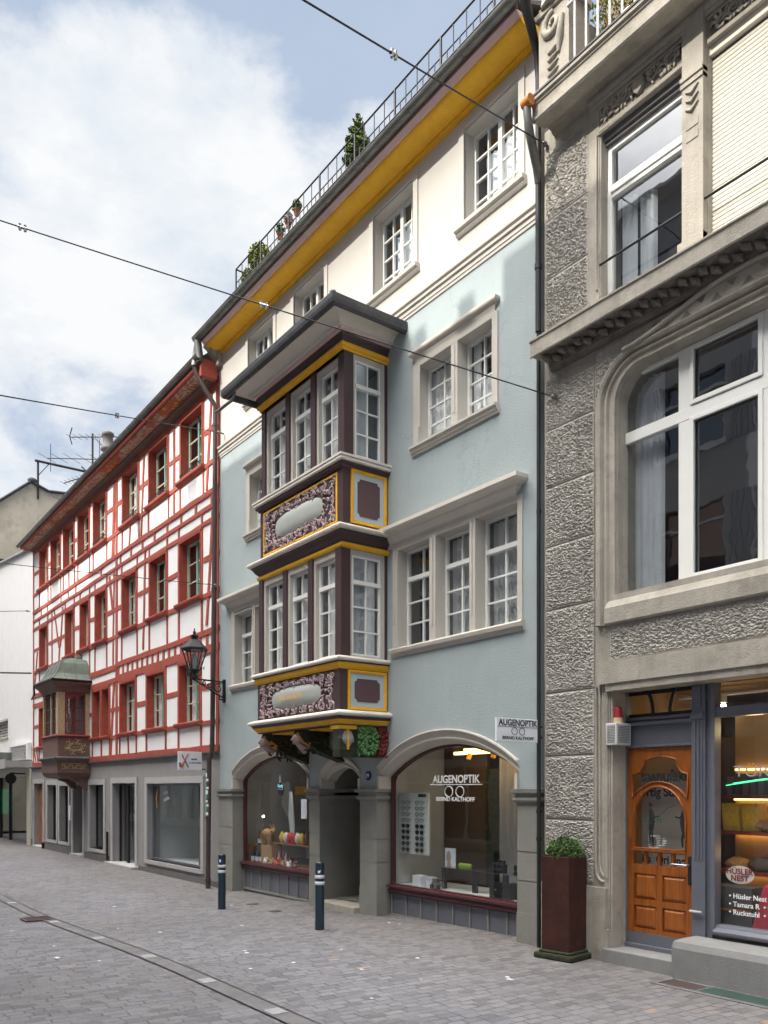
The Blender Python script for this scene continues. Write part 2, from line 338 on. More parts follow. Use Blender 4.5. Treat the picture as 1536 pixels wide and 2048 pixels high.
    def plate(s, outer, holes=(), y=0., t=.2, rim=True, splay=0.):   # a wall sheet in the XZ plane with holes and their reveals
        pts = []; eds = []
        for lp in [outer, *holes]:
            n0 = len(pts); pts += [Vector(p) for p in lp]; eds += [(n0+i, n0+(i+1) % len(lp)) for i in range(len(lp))]
        co, _, fa, _, _, _ = delaunay_2d_cdt(pts, eds, [], 0, 1e-5)
        def ins(p, lp):
            r = False; j = len(lp)-1
            for i in range(len(lp)):
                a, b = lp[i], lp[j]
                if (a[1] > p[1]) != (b[1] > p[1]) and p[0] < (b[0]-a[0])*(p[1]-a[1])/(b[1]-a[1])+a[0]: r = not r
                j = i
            return r
        fs = []
        for f in fa:
            c = sum((co[i] for i in f), Vector((0, 0)))/len(f)
            if ins(c, outer) and not any(ins(c, h) for h in holes): fs.append(f)
        s.add([(p[0], y, p[1]) for p in co], fs)
        for lp in [*( [outer] if rim else []), *holes]:
            n = len(lp); s.add([(p[0], y, p[1]) for p in lp]+[(p[0], y+t, p[1]) for p in lp], [(i, (i+1) % n, (i+1) % n+n, i+n) for i in range(n)])
        return s
    def xf(s, mtx, n0=0):
        for i in range(n0, len(s.v)): s.v[i] = tuple(mtx @ Vector(s.v[i]))
        return s
    def build(s, name, m, parent=None, bevel=0.):
        me = bpy.data.meshes.new(name); off = wpos(parent) if parent else Vector((0, 0, 0))
        me.from_pydata([tuple(Vector(v)-off) for v in s.v], [], s.f); me.polygons.foreach_set('use_smooth', s.sm)
        me.materials.append(M[m]); me.update()
        o = bpy.data.objects.new(name, me); C.objects.link(o)
        if parent: o.parent = parent
        if bevel:
            md = o.modifiers.new('bevel', 'BEVEL'); md.width = bevel; md.segments = 2; md.limit_method = 'ANGLE'; md.angle_limit = R(40)
        return o
def rect(x0, x1, z0, z1): return [(x0, z0), (x1, z0), (x1, z1), (x0, z1)]
def thing(name, label, cat, loc=(0, 0, 0), group=None, kind=None):
    o = bpy.data.objects.new(name, None); C.objects.link(o); o.location = loc; o.empty_display_size = .1
    o['label'] = label; o['category'] = cat
    if group: o['group'] = group
    if kind: o['kind'] = kind
    return o
def tag(o, label, cat, group=None):
    o['label'] = label; o['category'] = cat
    if group: o['group'] = group
    return o
def copy_tree(o, loc, parent=None):
    r = o.copy(); C.objects.link(r); r.parent = parent
    if loc is not None: r.location = loc
    for ch in o.children: copy_tree(ch, None, r)
    return r
def text(name, body, size, loc, m, parent, ext=.002, rotz=0., rot=None, align='CENTER', sx=1., bold=0.):
    cu = bpy.data.curves.new(name, 'FONT'); cu.body = body; cu.size = size; cu.extrude = ext; cu.align_x = align; cu.offset = bold
    tmp = bpy.data.objects.new(name, cu); C.objects.link(tmp); bpy.context.view_layer.update()
    me = bpy.data.meshes.new_from_object(tmp.evaluated_get(bpy.context.evaluated_depsgraph_get())); bpy.data.objects.remove(tmp); bpy.data.curves.remove(cu)
    me.materials.clear(); me.materials.append(M[m]); o = bpy.data.objects.new(name, me); C.objects.link(o); o.parent = parent
    o.location = Vector(loc)-wpos(parent); o.rotation_euler = rot or (R(90), 0, rotz); o.scale = (sx, 1, 1); return o
def scroll(mb, cx, cz, r, turns=1.4, cw=1, a0=0., y=0., th=.03, tail=None, n=26, taper=.35):
    pts = []; rs = []
    for i in range(n):
        t = i/(n-1); a = a0+cw*turns*2*math.pi*t; q = r*(.14+.86*(1-t)**1.1)
        pts.append((cx+q*math.cos(a), y-.4*th*(t), cz+q*math.sin(a))); rs.append(th*(taper+(1-taper)*math.sin(math.pi*min(1, t*1.3+.12))**.7 if t < .7 else taper+.3*(1-t)))
    if tail:
        pts.insert(0, (tail[0], y, tail[1])); rs.insert(0, th*.3)
    return mb.tube(pts, rs, 6, flat=.8)
def leafblade(mb, x, z, a, L, y, th=.02, curl=.8):
    pts = []; rs = []
    for i in range(7):
        t = i/6; aa = a+curl*t; pts.append((x, y-.02*math.sin(math.pi*t), z)); rs.append(th*math.sin(math.pi*(.12+.86*t))**.8+.002)
        x += math.cos(aa)*L/6; z += math.sin(aa)*L/6
    return mb.tube(pts, rs, 5, flat=.7)
def leaves(mb, c, r, n, s, shell=.0, shape=None):
    for _ in range(n):
        while True:
            p = Vector((random.uniform(-1, 1), random.uniform(-1, 1), random.uniform(-1, 1)))
            if shell <= p.length <= 1 and (shape is None or shape(p)): break
        q = Vector((c[0]+p.x*r[0], c[1]+p.y*r[1], c[2]+p.z*r[2]))
        a = Vector((random.gauss(0, 1), random.gauss(0, 1), random.gauss(0, 1))).normalized(); b = a.orthogonal().normalized()
        k = s*random.uniform(.6, 1.3)
        mb.add([q-a*k, q+b*k*.45, q+a*k, q-b*k*.45], [(0, 1, 2, 3)])

# ------------------------------------------------------------------ ground
def gz(x):
    if x > -7.5: return .06
    if x < -14.5: return -.10
    t = (x+7.5)/-7.; return .06-.16*(t*t*(3-2*t))
xs = [-300, -120, -60, -40]+[-32+.5*i for i in range(70)]+[6, 20, 100]
ys = [-120, -20, -6, 0, 3.38, 3.44, 5.5, 7.2, 7.6, 60, 200]
g = MB(); vs = [(x, y, gz(x)-(.0 if not (3.37 < y < 3.45) else .012)) for y in ys for x in xs]; n = len(xs)
g.add(vs, [(j*n+i, j*n+i+1, (j+1)*n+i+1, (j+1)*n+i) for j in range(len(ys)-1) for i in range(n-1)])
g.build('street_paving', 'pavers')['kind'] = 'structure'
# drainage channel: pale stone strip and dark slot
g = MB(); k = -40.
while k < 6:
    L = random.uniform(.5, .7); a, b = k+.004, k+L-.004
    g.add([(a, 3.22, gz(a)+.004), (b, 3.22, gz(b)+.004), (b, 3.405, gz(b)+.004), (a, 3.405, gz(a)+.004)], [(0, 1, 2, 3)]); k += L
o = g.build('drain_channel_strip', 'channel_stone'); o['kind'] = 'structure'
g = MB()
for i in range(len(xs)-1):
    a, b = xs[i], xs[i+1]
    if a < -60 or b > 20: continue
    w0, w1 = [.018+.008*noise.noise(Vector((q*3, 0, 0))) for q in (a, b)]
    g.add([(a, 3.41-w0/2, gz(a)+.008), (b, 3.41-w1/2, gz(b)+.008), (b, 3.41+w1/2, gz(b)+.008), (a, 3.41+w0/2, gz(a)+.008)], [(0, 1, 2, 3)])
o = g.build('drain_channel_slot', 'black_paint'); o['kind'] = 'structure'
# a light replaced sett here and there along the channel, and scraps on the paving
g = MB()
for x in (-12.85, -10.75, -9.0, -7.45, -6.1, -15.6): g.box(x, x+.17, 3.24, 3.38, gz(x), gz(x)+.010)
o = g.build('pale_channel_setts', 'pale_sett'); o['kind'] = 'structure'
g = MB()
for x, y, s in ((-8.4, 4.25, .07), (-8.52, 4.3, .05), (-10.6, 4.1, .05), (-10.4, 2.7, .05), (-9.5, 2.5, .08), (-7.6, 4.4, .05), (-6.9, 4.8, .05), (-7.0, 5.6, .05), (-5.7, 5.7, .08), (-5.78, 5.75, .05), (-10.4, 5.2, .04), (-11.4, 3.8, .05), (-9.0, 6.9, .05), (-9.2, 6.85, .04), (-12.8, 6.2, .05), (-5.9, 4.2, .03), (-12.2, 2.6, .05), (-7.9, 5.2, .04), (-14, 4.6, .07), (-9.0, 2.8, .04), (-7.6, 3.9, .04), (-6.2, 5.0, .03)):
    m_ = random.randint(5, 8); n0 = len(g.v); a0 = random.uniform(0, 6)
    g.add([(x+math.cos(a0+2*math.pi*i/m_)*s*.8*random.uniform(.3, 1.3), y+math.sin(a0+2*math.pi*i/m_)*s*.55*random.uniform(.3, 1.3), gz(x)+.005) for i in range(m_)], [tuple(range(m_))])
o = g.build('paint_spots_on_paving', 'white_litter'); o['kind'] = 'stuff'; tag(o, 'small white paint and gum spots scattered over the setts', 'spots')
# iron drain grate set in the channel
t = thing('drain_grate', 'rusty square drain grate let into the street beside the channel slot', 'drain grate', (-13.2, 3.18, gz(-13.2)))
g = MB()
for a in (0, .36): g.box(-13.45+a, -13.41+a, 2.98, 3.40, gz(-13.2)+.002, gz(-13.2)+.018)
for b in (2.98, 3.37): g.box(-13.41, -13.09, b, b+.03, gz(-13.2)+.002, gz(-13.2)+.018)
g.build('frame', 'brown_pipe', t)
g = MB()
for i in range(7): g.box(-13.40+.045*i, -13.375+.045*i, 3.01, 3.37, gz(-13.2)+.003, gz(-13.2)+.014)
g.build('bar_grid', 'brown_pipe', t)
# ------------------------------------------------------------------ windows
def sheet(mb, x0, x1, z0, z1, y, amp=.015, wl=.09, step=.02):
    n = max(2, int((x1-x0)/step)); ph = random.uniform(0, 6)
    vs = []
    for i in range(n+1):
        x = x0+(x1-x0)*i/n; yy = y+amp*math.sin(x/wl*6.283+ph)+amp*.5*math.sin(x/wl*2.7+ph*2)
        vs += [(x, yy, z0), (x, yy, z1)]
    return mb.add(vs, [(2*i, 2*i+2, 2*i+3, 2*i+1) for i in range(n)], True)
def window(parent, x0, x1, z0, z1, y, cols=2, rows=4, fw=.04, mw=.022, fd=.05, fm='white_paint', glass='old_glass', transom=None, curtain=None, cm='curtain', stile=None, name='window', depth=.7, inm='interior_dark', label=None):
    f = MB(); f.box(x0, x0+fw, y, y+fd, z0, z1).box(x1-fw, x1, y, y+fd, z0, z1).box(x0+fw, x1-fw, y+.001, y+fd-.001, z0, z0+fw).box(x0+fw, x1-fw, y+.001, y+fd-.001, z1-fw, z1)
    xi0, xi1, zi0, zi1 = x0+fw, x1-fw, z0+fw, z1-fw
    if transom:
        zt = z0+(z1-z0)*transom; f.box(xi0, xi1, y-.025, y+fd-.004, zt-.03, zt+.03)
    for c in range(1, cols):
        x = xi0+(xi1-xi0)*c/cols; q = mw
        if stile and c in stile: q = stile[c]
        f.box(x-q/2, x+q/2, y+(.006 if q <= mw else -.004), y+fd-.006, zi0, zi1)
    zr = []
    if transom: zr = [(zi0+(zt-.03-zi0)*r/(rows-1)) for r in range(1, rows-1)]
    else: zr = [zi0+(zi1-zi0)*r/rows for r in range(1, rows)]
    for z in zr: f.box(xi0, xi1, y+.009, y+fd-.009, z-mw/2, z+mw/2)
    wo = f.build(name, fm, parent)
    if label: wo['label'] = label
    MB().add([(xi0, y+.025, zi0), (xi1, y+.025, zi0), (xi1, y+.025, zi1), (xi0, y+.025, zi1)], [(0, 1, 2, 3)]).build('pane', glass, wo)
    MB().room(x0-.15, x1+.15, y+fd+.002, y+fd+depth, z0-.1, z1+.1).build('interior', inm, wo)
    if curtain:
        c = MB()
        for (a, b, za, zb) in curtain: sheet(c, x0+(x1-x0)*a, x0+(x1-x0)*b, z0+(z1-z0)*za, z0+(z1-z0)*zb, y+fd+.05)
        c.build('curtain', cm, wo)
    return wo
YW = 7.2
def arc(x0, x1, zs, rise, n=24, dz=0.):
    xc, hw = (x0+x1)/2, (x1-x0)/2; rr = (hw*hw+rise*rise)/(2*rise)
    return [(x0+(x1-x0)*i/n, zs+rise-rr+math.sqrt(max(0, rr*rr-(x0+(x1-x0)*i/n-xc)**2))+dz) for i in range(n+1)]
# ------------------------------------------------------------------ the blue house
BL = thing('town_house', 'pale blue plastered house with cream top floor, yellow eave and two-storey carved oriel', 'house', (-11, YW, 0))
XL, XR = -15.39, -6.70
AR = arc(-9.93, -7.05, 2.25, .46); AL = arc(-14.80, -11.90, 2.25, .45); AD = arc(-11.54, -10.39, 2.18, .24, 12)
win2 = [(-8.97, -8.27, 6.68, 7.78), (-8.15, -7.50, 6.68, 7.78), (-14.08, -13.42, 6.72, 7.82), (-13.3, -12.64, 6.72, 7.82)]
win1 = [(-9.45, -8.72, 3.93, 5.34), (-8.60, -7.91, 3.93, 5.34), (-7.81, -7.06, 3.93, 5.36), (-14.71, -13.95, 3.93, 5.3), (-13.85, -13.1, 3.93, 5.3)]
out = [(XL, 1.9), (-14.80, 1.9)]+AL+[(-11.90, 1.9), (-11.54, 1.9)]+AD+[(-10.39, 1.9), (-9.93, 1.9)]+AR+[(-7.05, 1.9), (XR, 1.9), (XR, 8.56), (XL, 8.56)]
def dedup(p):
    r = []
    for q in p:
        if not r or abs(q[0]-r[-1][0])+abs(q[1]-r[-1][1]) > 1e-4: r.append(q)
    return r
MB().plate(dedup(out), [rect(*w_) for w_ in win2+win1], YW, .25).build('wall', 'blue_plaster', BL)
top = [(-8.02, -7.04, 9.22, 10.44), (-10.05, -9.08, 9.22, 10.44), (-12.41, -11.42, 9.22, 10.44), (-14.13, -13.14, 9.22, 10.44)]
MB().plate(rect(XL, XR, 8.56, 11.0), [rect(*w_) for w_ in top], YW-.002, .25).build('upper_wall', 'cream_plaster', BL)
m_ = MB(); m_.box(XL, XR, YW+.3, 13, 10.9, 11.35).box(XL+.01, XL+.06, YW+.26, 13, -.1, 10.9).box(XR-.06, XR-.01, YW+.26, 13, -.1, 10.9); m_.build('roof_deck', 'zinc', BL)
# string course
p = [(YW, 8.56), (YW-.015, 8.565), (YW-.02, 8.60), (YW-.03, 8.605), (YW-.032, 8.66), (YW-.055, 8.665), (YW-.06, 8.695), (YW-.045, 8.70), (YW-.045, 8.72), (YW-.075, 8.73), (YW-.08, 8.76), (YW, 8.80)]
MB().sweep(p, XL, XR).build('string_course', 'cream_plaster', BL)
# windows of the top floor
for i, (a, b, z0, z1) in enumerate(top):
    s_ = MB()
    for q in (rect(a-.10, a, z0-.0, z1+.03), rect(b, b+.10, z0-.0, z1+.03)): s_.prism(q, YW-.022, YW+.01)
    s_.box(a-.10, b+.10, YW-.0225, YW+.01, z1+.03, z1+.10)
    wo = window(BL, a, b, z0, z1, YW+.16, 4, 4, stile={2: .07}, curtain=[(.26, .5, 0, .72), (.5, .80, .0, .78), (.8, 1, 0, .5)])
    s_.build('surround', 'cream_plaster', wo)
    MB().sweep([(YW-.002, z0-.11), (YW-.03, z0-.11), (YW-.05, z0-.085), (YW-.05, z0-.065), (YW-.085, z0-.05), (YW-.09, z0-.005), (YW+.16, z0+.006), (YW+.16, z0-.02)], a-.13, b+.13).build('sill', 'cream_plaster', wo)
# second floor: pair on each side of the oriel
def reveal(mb, ws):
    for a, b, za, zb in ws: mb.box(a-.02, a+.003, YW-.012, YW+.158, za, zb).box(b-.003, b+.02, YW-.012, YW+.158, za, zb).box(a+.003, b-.003, YW-.012, YW+.157, zb-.003, zb+.02)
def hood(x0, x1, z, d=.10, h=.11, parent=BL, m='grey_stone_paint', yw=YW, ends=(1, 1), nm='hood'):
    pr = [(0, z-h*.9), (.012, z-h*.9), (.02, z-h*.5), (d*.45, z-h*.2), (d*.5, z-.01), (d*.9, z+h*.05), (d, z+h*.2), (d, z+h*.45), (d*.3, z+h*.75), (0, z+h*.8)]
    return MB().wrap(x0+d*ends[0], x1-d*ends[1], yw, pr, yw).build(nm, m, parent)
def quoin(mb, x0, x1, z0, z1, y0, y1): return mb.box(x0, x1, y0, y1, z0, z1)
for (xa, xb, xm) in ((-9.08, -7.40, (-8.27, -8.15)), (-14.20, -12.55, (-13.42, -13.3))):
    s_ = MB(); z0, z1 = (6.68, 7.78) if xa > -10 else (6.72, 7.82); xi0, xi1 = xa+.11, xb-.10
    s_.box(xa, xi0, YW-.018, YW+.01, z0, z1+.06).box(xi1, xb, YW-.018, YW+.01, z0, z1+.06).box(xi0, xi1, YW-.0185, YW+.01, z1, z1+.058)
    s_.box(xm[0]-.004, xm[1]+.004, YW-.017, YW+.16, z0, z1)
    reveal(s_, [w_ for w_ in win2 if xa < w_[0] < xb])
    s_.box(xi0+.02, xi0+.05, YW-.03, YW-.018, z0+.25, z1+.02).box(xm[0]+.045, xm[1]-.045, YW-.028, YW-.017, z0+.18, z1-.03)
    s_.build('window_surround', 'grey_stone_paint', BL)
    hood(xa-.03, xb+.03, z1+.16, .09, .13); MB().sweep([(YW-.002, z0-.12), (YW-.03, z0-.12), (YW-.035, z0-.09), (YW-.055, z0-.08), (YW-.06, z0-.045), (YW-.085, z0-.035), (YW-.085, z0-.005), (YW+.16, z0+.005), (YW+.16, z0-.02)], xa-.02, xb+.02).build('sill', 'grey_stone_paint', BL)
for i, (a, b, z0, z1) in enumerate(win2): window(BL, a, b, z0, z1, YW+.16, 2, 4, curtain=[(0, .28, 0, 1), (.3, 1, 0, .55)] if i % 2 else [(0, .95, .0, .98)])
# first floor: three in a row on the right, two on the left
for xs_, xa, xb in (((-8.72, -8.60, -7.91, -7.81), -9.56, -6.98), ((-13.95, -13.85), -14.84, -12.98)):
    z0, z1 = 3.93, 5.34; s_ = MB()
    s_.box(xa, xa+.11, YW-.018, YW+.01, z0, 5.44).box(xb-.08, xb, YW-.018, YW+.01, z0, 5.44).box(xa+.11, xb-.08, YW-.0185, YW+.01, z1+.02, 5.438)
    reveal(s_, [w_ for w_ in win1 if xa < w_[0] < xb])
    for q in range(0, len(xs_), 2): s_.box(xs_[q]-.005, xs_[q+1]+.005, YW-.017, YW+.16, z0, z1+.02).box(xs_[q]+.035, xs_[q+1]-.045, YW-.03, YW-.017, z0+.2, z1-.02)
    s_.box(xa+.02, xa+.05, YW-.03, YW-.018, z0+.35, z1)
    s_.build('window_surround', 'grey_stone_paint', BL)
    e0 = 0 if xa > -10 else 1; x0 = -9.70 if xa > -10 else -15.10; x1 = -6.90 if xa > -10 else -12.2
    hood(x0, x1, 5.56, .20, .20, ends=(e0, 1 if xa > -10 else 0), m='pale_trim', nm='window_cornice')
    MB().sweep([(YW-.002, z0-.13), (YW-.02, z0-.13), (YW-.03, z0-.09), (YW-.06, z0-.075), (YW-.07, z0-.03), (YW-.05, z0-.005), (YW+.16, z0+.005), (YW+.16, z0-.02)], xa-.03, xb+.03).build('sill', 'grey_stone_paint', BL)
for i, (a, b, z0, z1) in enumerate(win1): window(BL, a, b, z0, z1, YW+.16, 2, 4, transom=.70, curtain=[(0.02, .98, 0, .97)] if i in (1, 2, 3) else [(.55, .98, 0, .97)], cm='curtain_grey')
# eave: ochre cove, pink fascia, dark board, gutter
eave = []
for i in range(9):
    a = R(90*i/8); eave.append((7.14-.265*math.sin(a), 10.68+.075*(1-math.cos(a))))
m_ = MB(); m_.sweep([(YW, 10.62), (7.165, 10.625), (7.16, 10.645), (7.14, 10.65)]+eave[:-1]+[(6.872, 10.757), (6.870, 10.775), (6.90, 10.80), (YW, 10.82)], XL+.02, XR, z1=0); m_.build('cove', 'ochre_paint', BL)
MB().sweep([(6.871, 10.762), (6.860, 10.760), (6.802, 10.808), (6.802, 10.825), (6.93, 10.825)], XL, XR).build('fascia', 'pink_fascia', BL)
MB().sweep([(6.83, 10.826), (6.803, 10.812), (6.785, 10.815), (6.755, 10.84), (6.75, 10.90), (6.83, 10.90)], XL-.02, XR).build('eave_board', 'aubergine', BL)
def gutter(mb, x0, x1, yc, zt, r, dz=0.):
    pr = [(yc+r*math.cos(R(a)), zt+r*math.sin(R(a))) for a in range(180, 361, 15)]
    pr = pr+[(y+.006 if y < yc else y-.006, z+.004) for y, z in reversed(pr[1:-1])]
    mb.sweep(pr, x0, x1, True, z1=dz); mb.tube([(x0, yc-r, zt), (x1, yc-r, zt+dz)], .009, 6)
    return mb
m_ = gutter(MB(), XL-.12, XR+.10, 6.722, 10.885, .074)
x = XL+.5
while x < XR: m_.sweep([(6.722+.079*math.cos(R(a)), 10.885+.079*math.sin(R(a))) for a in range(175, 366, 19)], x, x+.03); x += 1.05
m_.build('gutter', 'zinc', BL)
m_ = MB(); m_.sweep([(6.80, 10.93), (YW+.4, 11.34), (YW+.4, 11.26), (6.80, 10.90)], XL-.05, XR); m_.build('roof_edge', 'zinc', BL)
m_ = MB(); m_.prism([(XL-.02, 10.40), (XL+.14, 10.40), (XL+.14, 10.72), (XL-.02, 10.72)], 7.1, YW)
m_.sweep([(YW, 10.40), (YW, 10.80), (6.88, 10.82), (6.87, 10.75), (6.95, 10.70), (7.0, 10.60), (7.10, 10.52), (7.12, 10.42)], XL-.08, XL+.10); m_.build('eave_corbel', 'sandstone', BL)
# roof railing
m_ = MB(); x0, x1 = -14.05, XR-.03; m_.tube([(x0, 6.9, 11.60), (x1, 6.9, 11.60)], .014, 6).tube([(x0, 6.9, 11.34), (x1, 6.9, 11.34)], .009, 6).tube([(x0, 6.9, 11.08), (x1, 6.9, 11.08)], .012, 6)
m_.tube([(x0, 6.9, 11.6), (x0, 8.4, 11.6)], .014, 6)
x = x0; k = 0
while x < x1:
    m_.tube([(x, 6.9, 10.99 if k % 8 == 0 else 11.08), (x, 6.9, 11.60 if k % 2 == 0 else 11.34)], .018 if k % 8 == 0 else .008, 6); x += .123; k += 1
m_.build('roof_railing', 'dark_metal', BL)
MB().tube([(-14.75, 7.3, 11.15), (-14.75, 7.3, 11.55)], .13, 10).tube([(-15.5, 7.1, 11.0), (-15.5, 7.1, 11.18)], .1, 8).build('roof_vent', 'light_grey_stone', BL)
# downpipes
m_ = MB(); m_.tube([(-15.44, 6.74, 10.86), (-15.44, 6.76, 10.7), (-15.44, 6.80, 10.42)], .075, 10)
m_.build('rainwater_hopper', 'zinc', BL)
MB().tube([(-6.52, 6.74, 10.84), (-6.54, 6.80, 10.70), (-6.59, 6.96, 10.52), (-6.63, 7.07, 10.38), (-6.65, 7.11, 10.15), (-6.65, 7.11, 7.2)], [.06, .058, .05, .042, .034, .034], 12).tube([(-6.65, 7.115, 7.2), (-6.65, 7.12, -.02)], .024, 10).tube([(-6.65, 7.11, 7.93), (-6.65, 7.11, 7.99)], .042, 10).tube([(-6.65, 7.12, 5.1), (-6.65, 7.12, 5.14)], .030, 10).tube([(-6.65, 7.12, 1.30), (-6.65, 7.12, 1.34)], .034, 8).tube([(-6.65, 7.12, 1.62), (-6.65, 7.12, 1.66)], .034, 8).build('downpipe', 'dark_metal', BL)
# ground floor: piers, arches
PY = 7.17
def pier(x0, x1, depth=7.46, parent=BL):
    m = MB(); m.box(x0, x1, PY, depth, -.2, .42).box(x0+.012, x1-.012, PY+.012, depth-.003, .42, 1.74)
    for z in (.42, .80, 1.15, 1.48): m.box(x0+.008, x1-.006, PY+.006, depth-.002, z+.008 if z > .5 else z, z+.335 if z > .5 else z+.372)
    m.wrap(x0+.01, x1-.01, PY+.01, [(0, 1.70), (.008, 1.715), (.008, 1.73), (.03, 1.74), (.045, 1.765), (.045, 1.79), (.02, 1.80), (.02, 1.84), (.06, 1.855), (.065, 1.90), (0, 1.905)], depth)
    return m.build('pier', 'pier_stone', parent)
for a, b in ((XL, -14.76), (-11.88, -11.54), (-10.39, -9.94), (-7.06, XR)): pier(a, b, 7.98 if a in (-11.88,) else 7.46)
def arch(ar, dz=.2, m='grey_stone_paint', d=.24):
    pr = [(0, 7.20), (0, 7.165), (.022, 7.16), (.03, 7.175), (.045, 7.178), (.075, 7.20), (.11, 7.215), (.12, 7.20), (.138, 7.205), (.15, 7.235), (.185, 7.30), (dz, 7.34), (dz, 7.2+d), (dz+.0, 7.5)]
    vs = [(x, y, z-o) for o, y in pr for x, z in ar]; n = len(ar)
    fs = [(i*n+k, i*n+k+1, (i+1)*n+k+1, (i+1)*n+k) for i in range(len(pr)-1) for k in range(n-1)]
    mb = MB().add(vs, fs, False)
    for k in (0, n-1):
        ps = [vs[i*n+k] for i in range(len(pr))]; mb.add(ps, [tuple(range(len(ps)))])
    for x, sgn in ((ar[0][0], 1), (ar[-1][0], -1)):      # impost block between capital and arch
        z = ar[0][1]-dz; mb.box(min(x, x+sgn*.045), max(x, x+sgn*.045), 7.17, 7.44, 1.9, z+.04)
    return mb.build('arch_moulding', m, BL)
arch(AR); arch(AL); arch(AD, .16)
m_ = MB().plate([(-11.54, 1.9), (-11.54, 2.5), (-10.39, 2.5), (-10.39, 1.9)][::1], [], 8.0, .1); 
# passage behind the small arch
m_ = MB(); m_.room(-11.53, -10.38, 7.46, 8.25, .10, 2.35); m_.build('entrance_passage', 'pier_stone', BL)
m_ = MB(); m_.box(-11.52, -10.39, 8.12, 8.18, .12, 2.3).box(-11.46, -11.0, 8.09, 8.12, .3, 2.2).box(-10.92, -10.45, 8.09, 8.12, .3, 2.2); m_.build('entrance_door', 'interior_dark', BL)
MB().box(-11.53, -10.38, 7.06, 8.3, -.1, .085).build('entrance_step', 'sandstone', BL)
# house number plate
m_ = MB(); n0 = 0; m_.tube([(-10.17, 7.19, 2.10), (-10.17, 7.165, 2.10)], .058, 20); m_.v = [(x, y, 2.10+(z-2.10)*1.22) for x, y, z in m_.v]
hn = m_.build('house_number', 'number_blue', BL); text('digits', '19', .10, (-10.17, 7.162, 2.065), 'letter_white', hn, bold=.001)

def shopfront(x0, x1, ar, side, zs=.47, nm='shop_window'):
    top_ = [(x, z-.2) for x, z in ar]
    inner = [(x, z-.235) for x, z in ar]
    f = MB(); y0 = 7.40
    # frame following the arch
    oo = [(x0, zs)]+[(x0, top_[0][1])]+top_[1:-1]+[(x1, top_[-1][1]), (x1, zs)]
    ii = [(x0+.045, zs+.02)]+[(x0+.045, inner[0][1])]+[(min(max(x, x0+.045), x1-.045), z) for x, z in inner[1:-1]]+[(x1-.045, inner[-1][1]), (x1-.045, zs+.02)]
    f.plate(oo, [ii], y0, .07); wo = f.build(nm, 'shop_red', BL)
    MB().add([(x, y0+.035, z) for x, z in ii], [tuple(range(len(ii)))]).build('pane', 'glass', wo)
    MB().sweep([(7.47, .345), (7.37, .345), (7.37, .37), (7.345, .38), (7.345, .405), (7.36, .41), (7.36, .435), (7.32, .445), (7.32, .472), (7.47, .485)], x0-.0, x1+.0).build('sill', 'shop_red', wo)
    # cellar light panels under the sill
    b = MB(); b.box(x0, x1, 7.415, 7.46, -.12, .346); b.build('base_panel', 'slate_blue_metal', wo)
    b = MB(); n = 8; zb = .03 if x0 > -10 else -.04
    for i in range(n+1): x = x0+.03+(x1-x0-.06)*i/n; b.box(x-.012, x+.012, 7.395, 7.416, zb, .343)
    b.box(x0, x1, 7.394, 7.4165, zb-.02, zb+.015); b.build('panel_bars', 'pier_stone', wo)
    return wo
SR = shopfront(-9.90, -7.075, AR, 1); SLn = shopfront(-14.75, -11.93, AL, -1)
# shop interiors
def interior(x0, x1, y1, z0, z1, wall, parent, nm='shop_interior'):
    return MB().room(x0, x1, 7.475, y1, z0, z1).build(nm, wall, parent)
interior(-10.05, -6.95, 9.0, .43, 2.75, 'interior_brown', BL); interior(-15.2, -11.9, 10.0, .43, 2.75, 'interior_dark', BL)
MB().box(-10.0, -7.0, 7.48, 8.35, .435, .46).build('display_floor', 'interior_white', BL)
MB().box(-10.04, -10.01, 7.49, 8.9, .46, 2.6).build('side_panel', 'interior_white', BL)
MB().box(-15.10, -15.05, 7.49, 9.4, .46, 2.6).box(-15.05, -13.85, 9.0, 9.05, .44, 2.7).build('partition', 'grey_stone_paint', BL)
MB().box(-14.7, -11.95, 7.48, 8.1, .435, .452).build('display_floor', 'shelf_wood', BL)
c_ = MB(); sheet(c_, -8.55, -7.0, .46, 2.6, 8.35, .03, .16); c_.build('shop_curtain', 'curtain_grey', BL)
MB().box(-9.0, -8.55, 8.5, 8.55, .46, 2.2).build('inner_doorway', 'carving_dark', BL)
MB().box(-9.97, -9.0, 8.52, 8.57, .46, 2.7).box(-8.6, -8.55, 8.4, 8.6, .46, 2.7).build('back_panel', 'interior_brown', BL)

# ------------------------------------------------------------------ the oriel (a part of the house, its own pieces below it)
ox0, ox1, oy = -12.17, -9.71, 6.42
OR = MB().box(ox0+.05, ox1-.05, oy+.05, YW+.02, 3.0, 3.6).box(ox0+.05, ox1-.05, oy+.05, YW+.02, 5.66, 6.42).build('oriel', 'aubergine', BL)
